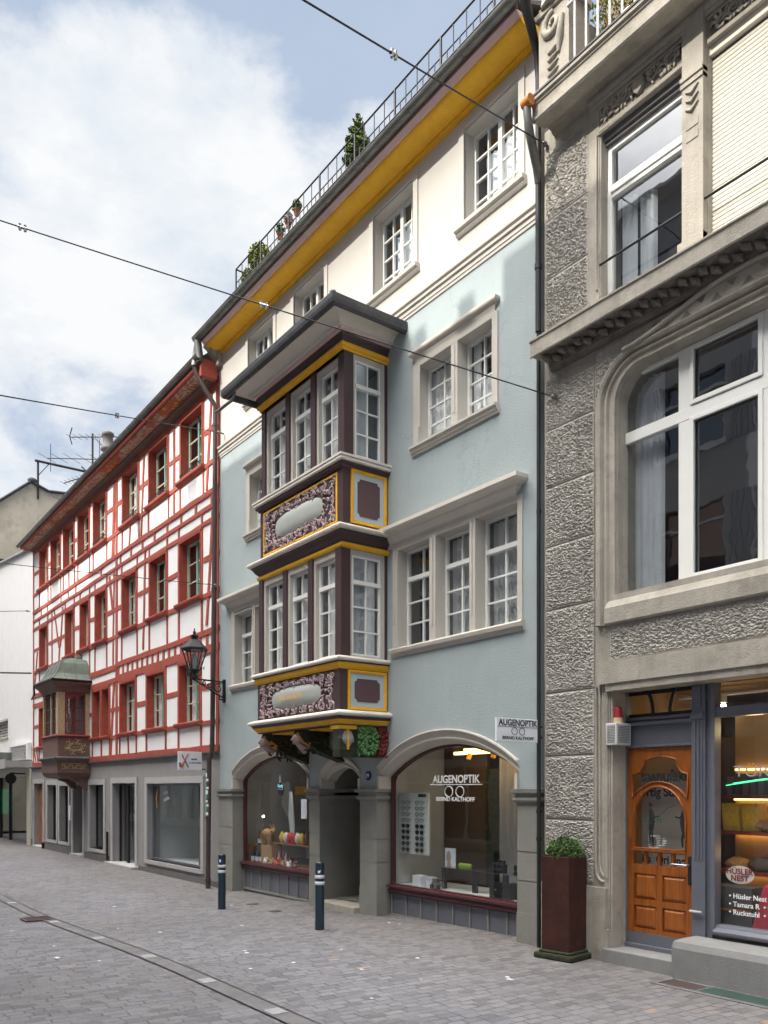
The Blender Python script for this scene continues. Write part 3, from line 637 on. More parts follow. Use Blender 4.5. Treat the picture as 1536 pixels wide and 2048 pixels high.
# mid body panels frames
def body(z0, z1, y, m='aubergine'):
    b = MB(); b.box(ox0, ox0+.10, y, YW+.01, z0, z1).box(ox1-.135, ox1, y, y+.12, z0, z1).box(ox1-.03, ox1, y+.12, YW+.01, z0+.0, z1-.0)
    b.box(ox0+.10, ox1-.135, y+.02, y+.06, z0, z1)
    return b.build('corner_casing', m, OR)
body(3.0, 3.62, oy-.05); body(5.66, 6.44, oy)
def cartouche(z0, z1, y, relief=True):
    xa, xb = ox0+.105, ox1-.14; f = MB(); q = .028
    zc, hz = (z0+z1)/2, (z1-z0)/2
    if z1 > 5:
        f.box(xa, xb, y, y+.03, z1-q, z1).box(xa, xb, y, y+.03, z0, z0+q).box(xa, xa+q, y+.001, y+.03, z0+q, z1-q).box(xb-q*1.4, xb, y+.001, y+.03, z0+q, z1-q); f.build('panel_frame', 'ochre_paint', OR); xa += .035; xb -= .045; hz -= .04
    MB().box(xa, xb, y+.012, y+.02, z0+.01, z1-.01).build('panel_ground', 'relief_ground', OR)
    # swollen cartouche
    xm = (xa+xb)/2; A = (xb-xa)*.335; B = hz*.58; vs = []; rings = 7; sg = 40
    for i in range(rings+1):
        t = i/rings
        for k in range(sg):
            a = 2*math.pi*k/sg; c_, s_ = math.cos(a), math.sin(a); e = .55
            vs.append((xm+A*t*abs(c_)**e*(1 if c_ > 0 else -1), y+.012-.05*(1-t**3), zc+B*t*abs(s_)**.75*(1 if s_ > 0 else -1)))
    MB().add(vs, [(i*sg+k, i*sg+(k+1) % sg, (i+1)*sg+(k+1) % sg, (i+1)*sg+k) for i in range(rings) for k in range(sg)], True).build('cartouche', 'cartouche_grey', OR)
    r = MB(); random.seed(int(z0*10))
    yy = y+.008
    per = []
    nX = 8
    for i in range(nX+1):
        x = xa+.07+(xb-xa-.14)*i/nX; per += [(x, zc+B+ (hz-B)*.46, 1), (x, zc-B-(hz-B)*.46, -1)]
    for sx, xx in ((-1, xa+.11), (1, xb-.11)):
        for j in range(3): per.append((xx+random.uniform(-.02, .02), zc+(j-1)*hz*.45, sx))
    for (x, z, sg_) in per:
        cw = random.choice((-1, 1)); rr = (hz-B)*random.uniform(.42, .60)
        scroll(r, x, z, rr, 1.25, cw, random.uniform(0, 6.28), yy, .021)
        for _ in range(3):
            a = random.uniform(0, 6.28); leafblade(r, x+rr*.8*math.cos(a), z+rr*.8*math.sin(a), a+random.uniform(-.4, 1.2), rr*random.uniform(1.0, 1.6), yy, .017, random.uniform(-1.8, 1.8))
    for sx in (-1, 1):
        for j in range(9):
            t = R(-80+20*j); px, pz = xm+sx*(A*.9+.02+.05*math.cos(t)), zc+B*1.05*math.sin(t)
            leafblade(r, px, pz, t if sx > 0 else math.pi-t, .11, yy, .014, random.choice((-1.3, 1.3)))
    for j in range(26):
        t = -1+2*j/25
        for sz in (-1, 1): leafblade(r, xm+A*.92*t, zc+sz*(B+.006), sz*math.pi/2+random.uniform(-1.1, 1.1), .085, yy, .013, random.uniform(-1.5, 1.5))
    for _ in range(110):
        x, z = random.uniform(xa+.02, xb-.02), random.uniform(z0+.02, z1-.02)
        if abs((x-xm)/(A*1.06))**3+abs((z-zc)/(B*1.12))**3 < 1: continue
        leafblade(r, x, z, random.uniform(0, 6.28), random.uniform(.05, .09), yy+.004, .012, random.uniform(-2.2, 2.2))
    r.v = [(min(max(x, xa+.004), xb-.004), yv, min(max(z, z0+.012), z1-.012)) for x, yv, z in r.v]
    r.build('scrollwork', 'mauve_relief', OR)
cartouche(5.70, 6.41, oy-.008); cartouche(3.03, 3.59, oy-.058)
text('inscription', 'Haus zum Schiff', .105, (-11.0, oy-.122, 3.275), 'ochre_paint', OR, .001)
def sidepanel(z0, z1, yf):
    ya, yb = yf+.13, YW-.03; X = ox1+.004; f = MB(); q = .035
    def yb_(mb, ya, yb, za, zb, x0, x1): return mb.box(x0, x1, ya, yb, za, zb)
    for (o, t_, x1) in ((0, .022, X+.026), (.022, .02, X+.016)):
        yb_(f, ya+o, yb-o, z1-o-t_, z1-o, X-.01, x1); yb_(f, ya+o, yb-o, z0+o, z0+o+t_, X-.01, x1); yb_(f, ya+o, ya+o+t_, z0+o+t_, z1-o-t_, X-.01, x1-.001); yb_(f, yb-o-t_, yb-o, z0+o+t_, z1-o-t_, X-.01, x1-.001)
    f.build('panel_frame', 'ochre_paint', OR)
    MB().box(X-.01, X+.002, ya+.04, yb-.04, z0+.04, z1-.04).build('panel_field', 'panel_blue', OR)
    a, b, c, d, k = ya+.115, yb-.115, z0+.115, z1-.115, .045
    P_ = []
    for (cy, cz, s0) in ((a, c, 90), (b, c, 180), (b, d, 270), (a, d, 0)):
        for j in range(6):
            t = R(s0-90*j/5) ; P_.append((cy+k*math.cos(t), cz+k*math.sin(t)))
    vs = [(X+.009, y, z) for y, z in P_]+[(X, y, z) for y, z in P_]; n = len(P_)
    MB().add(vs, [tuple(range(n))]+[(i, (i+1) % n, (i+1) % n+n, i+n) for i in range(n)]).build('panel_inset', 'panel_brown', OR)
sidepanel(3.03, 3.59, oy-.05); sidepanel(5.68, 6.44, oy)
# mouldings
def mould(prof, m, yf=oy, nm='moulding', smooth=False): MB().wrap(ox0, ox1, yf, prof, smooth=smooth).build(nm, m, OR)
yl = oy-.05
mould([(0, 2.82), (.02, 2.83), (.03, 2.86), (.055, 2.865), (.06, 2.885), (0, 2.885)], 'ochre_paint', yl)
mould([(0, 2.886), (.062, 2.888), (.075, 2.925), (.09, 2.93), (0, 2.93)], 'aubergine', yl)
mould([(0, 2.931), (.10, 2.932), (.125, 2.945), (.13, 2.965), (.12, 2.985), (.09, 3.0), (.03, 3.02), (0, 3.02)], 'pale_trim', yl)
mould([(0, 3.60), (.015, 3.61), (.04, 3.65), (.045, 3.69), (0, 3.69)], 'ochre_paint', yl)
mould([(0, 3.691), (.05, 3.692), (.055, 3.71), (0, 3.71)], 'aubergine', yl)
mould([(0, 3.711), (.07, 3.712), (.085, 3.73), (.085, 3.75), (.06, 3.775), (0, 3.785)], 'pale_trim', yl)
mould([(0, 5.31), (.012, 5.312), (.045, 5.335), (.048, 5.375), (.02, 5.385), (0, 5.385)], 'ochre_paint')
mould([(0, 5.386), (.02, 5.387), (.03, 5.41), (.07, 5.45), (.10, 5.50), (.12, 5.515), (.12, 5.53), (0, 5.53)], 'aubergine')
mould([(0, 5.531), (.145, 5.532), (.17, 5.55), (.175, 5.575), (.16, 5.60), (.10, 5.615), (.03, 5.64), (0, 5.66)], 'pale_trim')
mould([(0, 6.44), (.02, 6.445), (.035, 6.475), (.06, 6.48), (.065, 6.51), (0, 6.515)], 'aubergine')
mould([(0, 6.516), (.085, 6.517), (.095, 6.53), (.095, 6.56), (.075, 6.565), (.105, 6.575), (.105, 6.605), (.05, 6.63), (0, 6.64)], 'pale_trim')
mould([(0, 8.10), (.01, 8.10), (.012, 8.13), (.04, 8.14), (.05, 8.17), (.04, 8.20), (.01, 8.21), (0, 8.21)], 'ochre_paint')
mould([(0, 8.211), (.012, 8.213), (.02, 8.26), (.05, 8.29), (.06, 8.32), (0, 8.32)], 'aubergine')
mould([(0, 8.321), (.062, 8.322), (.10, 8.325), (.11, 8.355), (0, 8.355)], 'pink_fascia')
cv = [(0, 8.356), (.115, 8.357), (.125, 8.365)]+[(.14+.22*(1-math.cos(R(a))), 8.36+.10*math.sin(R(a))) for a in range(0, 91, 15)]+[(.375, 8.462), (.375, 8.475), (0, 8.48)]
mould(cv, 'pale_trim', nm='cornice')
# oriel gutter and little roof
gp = [(.37+.055*(1-math.cos(R(a)))-.0, 8.50-.10*math.sin(R(a))) for a in range(0, 181, 20)]; gp = [(o, z+.0) for o, z in gp]+[(.484, 8.515), (.47, 8.515), (.46, 8.49), (.39, 8.49)]
gp = [(.376, 8.476), (.376, 8.42), (.40, 8.385), (.44, 8.375), (.475, 8.40), (.485, 8.45), (.485, 8.52), (.475, 8.525), (.47, 8.50), (.37, 8.49)]
mould(gp, 'zinc_dark', nm='gutter'); MB().wrap(ox0, ox1, oy, [(.36, 8.485), (.47, 8.505), (.36, 8.56), (-.35, 8.78), (-.5, 8.78), (-.5, 8.49)]).build('roof', 'zinc_dark', OR)
MB().tube([(ox1+.40, oy-.40, 8.40), (ox1+.42, oy-.44, 8.56)], .045, 10).build('gutter_outlet', 'light_grey_stone', OR)
MB().tube([(-12.36, 6.04, 8.42), (-12.365, 6.035, 8.34), (-12.40, 6.02, 8.29), (-12.50, 6.0, 8.275), (-12.92, 5.97, 8.26)], .026, 10).build('gutter_spout', 'zinc', OR)
# posts and windows of both storeys
def storey(z0, z1, y, base):
    b = MB(); pf = [(ox0, ox0+.12), (-11.38, -11.26), (-10.62, -10.49), (-9.865, ox1)]
    for a, c in pf: b.box(a, c, y, y+.10, z0, z1)
    b.box(ox1-.10, ox1, y+.10, y+.16, z0, z1).box(ox1-.06, ox1, YW-.045, YW+.01, z0, z1).box(ox0, ox0+.05, y+.10, YW, z0, z1)
    b.box(ox0, ox1, y+.02, YW, z1, z1+.02)
    b.build('post', 'aubergine', OR)
    for i in range(3):
        a, c = pf[i][1], pf[i+1][0]; s = MB()
        s.box(a, a+.055, y+.03, y+.15, z0, z1).box(c-.05, c, y+.03, y+.15, z0, z1).box(a+.055, c-.05, y+.031, y+.15, z1-.09, z1).box(a+.055, c-.05, y+.031, y+.15, z0, z0+.03).build('window_lining', 'grey_stone_paint', OR)
        window(OR, a+.06, c-.055, z0+.03, z1-.095, y+.085, 2, 4, fw=.03, transom=.73, glass='old_glass', curtain=[(.25, .98, 0, .82)] if base == 1 else [(.3, .75, 0, .95), (.8, 1, .0, .9)], depth=.3, name='front_window', inm='curtain_grey')
    # right-hand side window
    ya, yb = y+.16, YW-.045; X = ox1; s = MB()
    s.box(X-.10, X-.012, ya, ya+.035, z0, z1).box(X-.10, X-.012, yb-.07, yb, z0, z1).box(X-.10, X-.013, ya+.035, yb-.07, z1-.075, z1).box(X-.10, X-.013, ya+.035, yb-.07, z0, z0+.03).build('window_lining', 'grey_stone_paint', OR)
    ya += .035; yb -= .07; za, zb = z0+.03, z1-.075; s = MB(); q = .028
    s.box(X-.06, X-.02, ya, ya+q, za, zb).box(X-.06, X-.02, yb-q, yb, za, zb).box(X-.061, X-.021, ya+q, yb-q, za, za+q).box(X-.061, X-.021, ya+q, yb-q, zb-q, zb)
    zt = za+(zb-za)*.73; s.box(X-.062, X+.004, ya+q*.3, yb-q*.3, zt-.028, zt+.028); ym = (ya+yb)/2; s.box(X-.056, X-.024, ym-.011, ym+.011, za+q, zb-q)
    for r_ in (1, 2): z = za+(zt-za)*r_/3; s.box(X-.052, X-.028, ya+q, yb-q, z-.011, z+.011)
    wo = s.build('side_window', 'white_paint', OR); MB().add([(X-.04, ya+q, za+q), (X-.04, yb-q, za+q), (X-.04, yb-q, zb-q), (X-.04, ya+q, zb-q)], [(0, 1, 2, 3)]).build('side_pane', 'old_glass', OR)
    c = MB()
    if base == 1:
        n = 8
        c.add([(X-.12-.02*math.sin(k*1.7), ya+.02+(.05+.03*j)*k/3, zb-.1-(zb-za-.1)*j/6) for j in range(7) for k in range(4)], [(j*4+k, j*4+k+1, (j+1)*4+k+1, (j+1)*4+k) for j in range(6) for k in range(3)], True)
    else: c.add([(X-.12-.02*math.sin(k*1.7), yb-.22+.2*k/5, z) for z in (za, zb) for k in range(6)], [(k, k+1, k+7, k+6) for k in range(5)], True)
    c.build('curtain', 'curtain', OR)
storey(3.78, 5.31, yl+.02, 0); storey(6.62, 8.10, oy+.02, 1)
MB().box(ox0+.1, ox1-.5, oy+.55, YW+.02, 3.8, 5.3).box(ox0+.1, ox1-.5, oy+.55, YW+.02, 6.65, 8.08).build('inner_wall', 'interior_dark', OR)
MB().box(ox0+.02, ox1-.02, yl+.04, YW, 3.72, 3.80).box(ox0+.02, ox1-.02, oy+.04, YW, 6.56, 6.64).box(ox0+.02, ox1-.02, oy+.04, YW, 5.30, 5.4).box(ox0+.02, ox1-.02, oy+.04, YW, 8.08, 8.3).build('floor_slab', 'aubergine', OR)
# underside with ochre soffit panels and three carved corbels
MB().box(ox0-.0, ox1+.0, yl, YW+.02, 2.80, 2.86).build('soffit', 'aubergine', OR)
s = MB()
for a, b in ((-11.9, -11.1), (-10.75, -9.95)): s.box(a, b, yl+.12, YW-.15, 2.785, 2.80)
s.build('soffit_panel', 'ochre_paint', OR)
def corbel(x, head=True, w=.20, seed=1, red=False):
    random.seed(seed); b = MB(); P_ = [(YW, 2.80), (yl+.06, 2.80), (yl+.03, 2.72), (yl+.10, 2.62), (yl+.22, 2.56), (yl+.36, 2.48), (yl+.52, 2.42), (YW-.10, 2.36), (YW, 2.32)]
    b.sweep(P_, x-w/2, x+w/2)
    for sx in (-1, 1):
        n0 = len(b.v); X = x+sx*w/2
        for (cy, cz, r_, cw, a0) in ((yl+.55, 2.63, .125, 1, 0), (yl+.32, 2.67, .09, -1, 2), (YW-.10, 2.50, .10, 1, 3)):
            scroll(b, cy, cz, r_, 1.3, cw, a0, 0, .028)
        for _ in range(26):
            leafblade(b, random.uniform(yl+.15, YW-.02), random.uniform(2.42, 2.76), random.uniform(0, 6.28), .10, 0, .018, random.uniform(-1.5, 1.5))
        for i in range(n0, len(b.v)): p_ = b.v[i]; b.v[i] = (X-sx*p_[1]*1.0, p_[0], p_[2])
    for j in range(10):
        t = j/9; leafblade(b, x+random.uniform(-w/2, w/2), 2.5, -1.5, .07, yl+.1+.5*t, .02)
    co = b.build('corbel', 'carving_dark', OR)
    if head:
        h = MB(); hy = yl+.03; h.blob((x, hy, 2.66), (.066, .074, .088), 14, 10).tube([(x, hy-.066, 2.672), (x, hy-.094, 2.648), (x, hy-.073, 2.636)], [.011, .019, .010], 8).blob((x, hy-.050, 2.60), (.024, .026, .022)).tube([(x, hy+.01, 2.62), (x, hy+.07, 2.55), (x, hy+.16, 2.50)], [.045, .052, .075], 10)
        h.tube([(x-.022, hy-.070, 2.621), (x, hy-.078, 2.619), (x+.022, hy-.070, 2.621)], .007, 6)
        for sx in (-1, 1): h.blob((x+sx*.030, hy-.058, 2.668), (.016, .012, .008)).tube([(x+sx*.012, hy-.070, 2.690), (x+sx*.045, hy-.056, 2.692)], .007, 6)
        h.build('carved_head', 'skin_paint', OR)
        h = MB(); h.blob((x, hy+.035, 2.695), (.078, .062, .080), 12, 8, .06)
        for j in range(44):
            a = R(random.uniform(-100, 100)); z = 2.74-random.uniform(0, .06); st = (x+.062*math.sin(a), hy+.030-.045*math.cos(a)*(.7), z)
            pts = [st]
            for q in range(5): pts.append((pts[-1][0]+.012*math.sin(a)+random.uniform(-.010, .010), pts[-1][1]+.030, pts[-1][2]-.026+random.uniform(-.01, .01)))
            h.tube(pts, [.017, .02, .02, .019, .015, .006], 6)
        h.build('carved_hair', 'gold_hair', OR)
    return co
corbel(-12.02, seed=3); corbel(-10.95, seed=5, w=.24)
# right-hand corbel: glass-fronted relief, green acanthus, red wall block
X = ox1; b = MB(); b.box(X-.22, X-.03, yl+.02, YW, 2.36, 2.80); b.build('corbel', 'carving_dark', OR)
b = MB(); n0 = 0
scroll(b, 6.88, 2.56, .105, 1.3, 1, .3, 0, .035); scroll(b, 6.76, 2.70, .085, 1.2, -1, 2.5, 0, .028); scroll(b, 6.95, 2.73, .06, 1.1, 1, 4, 0, .022)
for k in range(40): leafblade(b, random.uniform(6.68, 7.0), random.uniform(2.40, 2.76), random.uniform(0, 6.28), .09, 0, .017, random.uniform(-2, 2))
for k in range(22):
    a = R(k*17); leafblade(b, 6.85+.13*math.cos(a), 2.59+.15*math.sin(a), a, .085, 0, .024, random.choice((-1.4, 1.4)))
b.v = [(X+.0-p_[1]*1.2, min(max(p_[0], 6.66), 7.03), min(max(p_[2], 2.36), 2.80)) for p_ in b.v]
b.box(X-.05, X-.012, 6.68, 7.01, 2.40, 2.79); b.build('acanthus_carving', 'acanthus_green', OR)
b = MB(); scroll(b, 7.10, 2.68, .07, 1.2, 1, 1, 0, .026); scroll(b, 7.11, 2.52, .075, 1.2, -1, 2, 0, .026)
for k in range(26): leafblade(b, random.uniform(7.05, 7.18), random.uniform(2.38, 2.78), random.uniform(0, 6.28), .07, 0, .018, random.uniform(-1.5, 1.5))
b.v = [(X+.01-p_[1]*1.2, min(max(p_[0], 7.03), 7.195), min(max(p_[2], 2.33), 2.80)) for p_ in b.v]
b.box(X-.05, X-.002, 7.035, 7.195, 2.36, 2.79); b.build('wall_carving', 'carving_red', OR)
b = MB(); b.blob((X-.10, yl+.16, 2.62), (.11, .13, .15), 14, 10, .08)
for k in range(14): leafblade(b, random.uniform(6.42, 6.66), random.uniform(2.5, 2.75), random.uniform(0, 6.28), .09, 0, .02)
b.build('figure_relief', 'cartouche_grey', OR)
b = MB(); b.box(X-.02, X+.01, yl+.12, yl+.15, 2.46, 2.79).box(X-.02, X+.012, yl-.03, yl+.28, 2.75, 2.80).box(X-.20, X+.01, yl-.032, yl-.01, 2.75, 2.80); b.build('case_strip', 'ochre_paint', OR)
MB().box(X-.22, X+.006, yl-.03, yl+.12, 2.46, 2.75).build('glass_case', 'glass', OR)
# ------------------------------------------------------------------ the red half-timbered house
RD = thing('half_timbered_house', 'white plastered house with red half-timbering, copper-roofed wooden oriel and grey ground floor', 'house', (-23, YW, 0))
RX0, RX1 = -30.45, -15.41
row3 = [(-17.36, -16.20), (-19.30, -18.12), (-21.18, -20.03), (-23.62, -22.50), (-25.1, -24.02), (-26.65, -25.52), (-28.1, -27.0), (-29.55, -28.53)]
row2 = [(-17.44, -16.28), (-19.26, -18.20), (-21.21, -20.16), (-23.45, -22.50), (-24.88, -24.02), (-26.42, -25.55), (-29.55, -28.55)]
row1 = [(-17.46, -16.33), (-19.44, -18.29), (-21.38, -20.22), (-23.68, -22.98), (-22.88, -22.25), (-29.6, -28.7)]
Z3, Z2, Z1 = (8.68, 10.02), (5.98, 7.36), (3.34, 4.66)
holes = [rect(a, b, *Z3) for a, b in row3]+[rect(a, b, *Z2) for a, b in row2]+[rect(a, b, *Z1) for a, b in row1]
MB().plate(rect(RX0, RX1, 2.66, 10.35), holes, YW, .24).build('upper_wall', 'white_plaster', RD)
MB().box(RX0, RX0+.05, YW+.25, 13, -.2, 10.3).build('gable_wall', 'white_plaster', RD)
# timbers: slightly crooked boards standing 18 mm proud
tb = MB(); random.seed(11)
def board(x0, z0, x1, z1, w0, w1=None, y=None):
    w1 = w1 or w0; y = (YW-.018-random.uniform(0, .004)) if y is None else y
    d = Vector((x1-x0, z1-z0)); n_ = Vector((-d.y, d.x)).normalized(); k = max(1, int(d.length/.7)); a_, b_ = [], []
    for i in range(k+1):
        t = i/k; j = random.uniform(-.009, .009); w_ = (w0+(w1-w0)*t)/2+random.uniform(-.006, .006); px, pz = x0+d.x*t+n_.x*j, z0+d.y*t+n_.y*j
        a_.append((px+n_.x*w_, pz+n_.y*w_)); b_.append((px-n_.x*w_, pz-n_.y*w_))
    tb.prism(a_+b_[::-1], y, YW+.01)
def hz(x0, x1, z, w, y=None): board(x0, z, x1, z, w, y=YW-.024-random.uniform(0, .003) if y is None else y)
def rowposts(row, zl, zs, zh, zt, mid, extra=()):
    ed = sorted(row)
    for a, b in ed:
        board(a-.04, zl, a-.04, zt, .076); board(b+.036, zl, b+.036, zt, .072)
        if random.random() < .18: board((a+b)/2+random.uniform(-.1, .1), zl, (a+b)/2, zs-.05, .08)
    for (a, b), (c, d) in zip(ed, ed[1:]):
        g0, g1 = b+.1, c-.1
        if g1-g0 > .2: hz(g0, g1, mid+random.uniform(-.05, .05), .11, YW-.016)
        if g1-g0 > .80 and g1-g0 < 1.4: x = (g0+g1)/2+random.uniform(-.06, .06); board(x-.05, zl, x+.04, zt, .085)
    for x0, z0, x1, z1, w in extra: board(x0, z0, x1, z1, w)
    hz(RX0, ed[0][0]-.1, mid+.02, .11, YW-.016); hz(ed[-1][1]+.1, RX1, mid, .11, YW-.016); hz(RX0, RX1, zs-.06, .095)
rowposts(row3, 8.05, 8.68, 10.02, 10.2, 9.32, [(-16.0, 8.1, -15.75, 10.1, .09), (-17.75, 8.1, -17.75, 10.1, .1), (-22.0, 8.05, -21.8, 10.2, .13), (-19.85, 8.1, -19.62, 10.1, .09)])
rowposts(row2, 5.2, 5.98, 7.36, 7.72, 6.68, [(-16.0, 5.3, -15.7, 7.6, .10), (-19.7, 5.3, -19.55, 7.7, .09), (-22.25, 7.6, -21.95, 6.6, .12), (-27.35, 5.2, -27.05, 6.6, .10), (-27.2, 6.4, -27.75, 7.7, .10), (-27.0, 6.4, -26.75, 7.6, .10), (-30.3, 5.3, -29.85, 6.6, .1), (-28.0, 5.1, -28.0, 7.7, .09)])
rowposts(row1, 2.8, 3.34, 4.66, 4.8, 4.02, [(-22.15, 2.8, -21.85, 4.8, .13), (-30.35, 3.3, -30.0, 2.75, .10), (-30.0, 3.3, -29.75, 2.75, .1), (-15.75, 2.8, -15.75, 4.8, .1)])
board(-21.66, 2.7, -21.66, 10.2, .14); board(RX0+.06, 2.7, RX0+.06, 10.25, .13); board(RX1-.07, 2.7, RX1-.07, 10.25, .14)
hz(RX0, RX1, 2.74, .13, YW-.045); hz(RX0, RX1, 7.72, .085); hz(RX0, RX1, 8.02, .11, YW-.03); hz(RX0, RX1, 10.09, .13); hz(RX0, RX1, 7.43, .09)
hz(-21.6, RX1, 4.80, .17); hz(-21.6, RX1, 5.16, .12, YW-.03); hz(RX0, -21.7, 4.78, .13); hz(RX0, -21.7, 5.12, .14, YW-.03)
x = -21.5
while x < RX1-.1: board(x, 4.86, x, 5.12, .10); x += .345
x = RX0+.3
while x < RX1-.1:
    if x > -21.7 or random.random() < .5: board(x, 7.74, x, 7.98, .09)
    x += .8
tb.build('timber_frame', 'red_timber', RD)
# windows with their red linings
def redwin(a, b, z0, z1, grn=True, sill=True):
    wo = window(RD, a+.03, b-.03, z0+.02, z1-.05, YW+.16, 2, 3, fw=.045, mw=.025, fm='cream_frame', curtain=[(.05, .32, 0, 1), (.62, .95, 0, 1)] if random.random() < .6 else [(.3, .7, 0, .5)], cm='curtain', glass='old_glass', depth=.5)
    MB().box((a+b)/2-.035, (a+b)/2+.035, YW+.150, YW+.205, z0+.03, z1-.06).box(a+.031, a+.05, YW+.152, YW+.2, z0+.03, z1-.06).build('stile', 'green_paint' if grn else 'cream_frame', wo)
    s = MB(); s.box(a-.002, a+.028, YW-.03, YW+.24, z0, z1).box(b-.028, b+.002, YW-.03, YW+.24, z0, z1).box(a+.028, b-.028, YW-.03, YW+.24, z1-.04, z1+.002).box(a-.05, b+.05, YW-.034, YW, z1, z1+.07)
    s.build('lining', 'red_timber', wo)
    if sill: MB().sweep([(YW-.02, z0-.11), (YW-.06, z0-.09), (YW-.10, z0-.06), (YW-.11, z0-.02), (YW-.10, z0), (YW+.16, z0+.012), (YW+.16, z0-.02)], a-.12, b+.12).build('sill', 'red_timber', wo)
    return wo
for i, (a, b) in enumerate(row3):
    wo = redwin(a, b, *Z3, grn=i < 4)
    if i in (0, 1, 2, 3, 4, 6):     # little wrought window guard
        gm = MB(); z = Z3[0]+.03; n = 9
        for k in range(n):
            xx = a+.08+(b-a-.16)*k/(n-1); pts = [(xx+.035*math.cos(t), YW-.05, z+.055+.04*math.sin(t)) for t in [j*.8 for j in range(8)]]
            gm.tube(pts, .008, 4)
        gm.tube([(a+.02, YW-.05, z), (b-.02, YW-.05, z)], .009, 4).tube([(a+.02, YW-.05, z+.10), (b-.02, YW-.05, z+.10)], .009, 4); gm.build('window_guard', 'dark_metal', wo)
for a, b in row2: redwin(a, b, *Z2, grn=a > -22)
for a, b in row1: redwin(a, b, *Z1, grn=a > -24)
# eave with painted soffit and gutter (drops a little towards the far end)
dz = .26; zb = 10.13
MB().sweep([(YW, zb-.0), (7.16, zb+.02), (7.12, zb+.05), (7.10, zb+.02), (7.06, zb+.06), (7.06, zb+.09), (YW, zb+.12)], RX0-.0, RX1-.10, z1=.04).build('eave_moulding', 'oriel_brown', RD)
MB().sweep([(7.06, zb+.055), (6.98, zb+.04), (6.90, zb+.045), (6.83, zb+.075), (6.83, zb+.11), (7.06, zb+.13)], RX0-.05, RX1-.10, z1=.10).build('painted_cove', 'painted_soffit', RD)
MB().sweep([(6.84, zb+.08), (6.80, zb+.075), (6.775, zb+.10), (6.77, zb+.15), (6.84, zb+.17)], RX0-.05, RX1-.10, z1=.13).build('fascia', 'red_timber', RD)
m_ = MB(); gutter(m_, RX0-.15, RX1+.06, 6.725, zb+.19, .062, dz=.19); x = RX0+.5
m_.build('gutter', 'zinc', RD)
MB().add([(RX0-.1, 6.78, zb+.20), (RX1, 6.78, zb+.37), (RX1, 11.2, 14.3), (RX0-.1, 11.2, 14.1), (RX1, 15.6, 10.4), (RX0-.1, 15.6, 10.2)], [(0, 1, 2, 3), (3, 2, 4, 5)]).build('roof', 'roof_tile', RD)
MB().prism([(RX1-.10, zb+.02), (RX1+.015, zb+.02), (RX1+.015, zb+.36), (RX1-.10, zb+.36)], 6.80, YW-.05).build('eave_end', 'red_timber', RD)
# chimney
m_ = MB(); m_.lathe([(.20, 11.2), (.18, 13.05), (.24, 13.10), (.24, 13.16), (.17, 13.20), (.17, 13.3), (.24, 13.34), (.24, 13.42), (.18, 13.46), (.16, 13.80), (.20, 13.83), (.20, 13.92), (.14, 13.96)], -28.0, 9.0, 0, 16); m_.build('chimney', 'plinth_grey', RD)
# ground floor
gh = [(-19.44, -16.29, .20, 2.03), (-21.98, -20.26, -.16, 2.05), (-24.00, -22.73, .22, 2.02), (-25.63, -24.65, -.14, 2.02), (-28.54, -27.46, .25, 2.03), (-27.11, -26.11, .25, 2.0), (-30.32, -29.12, -.05, 2.09)]
MB().plate(rect(RX0-.3, RX1, -.3, 2.66), [rect(*h_) for h_ in gh], YW+.01, .30).build('ground_floor_wall', 'grey_plaster', RD)
MB().sweep([(YW, 2.60), (YW-.03, 2.62), (YW-.07, 2.64), (YW-.075, 2.665), (YW, 2.68)], RX0-.3, RX1).build('ledge', 'plinth_grey', RD)
pl = MB(); cuts = sorted([(-22.16, -20.0), (-25.72, -24.5), (-30.42, -28.95)]); x = RX0-.3
for a, b in cuts+[(RX1, RX1)]:
    if a > x: pl.box(x, a, YW-.015, YW+.01, -.3, .02 if a > -17 else .16 if a < -22.5 else .10)
    x = b
pl.build('plinth', 'plinth_grey', RD)
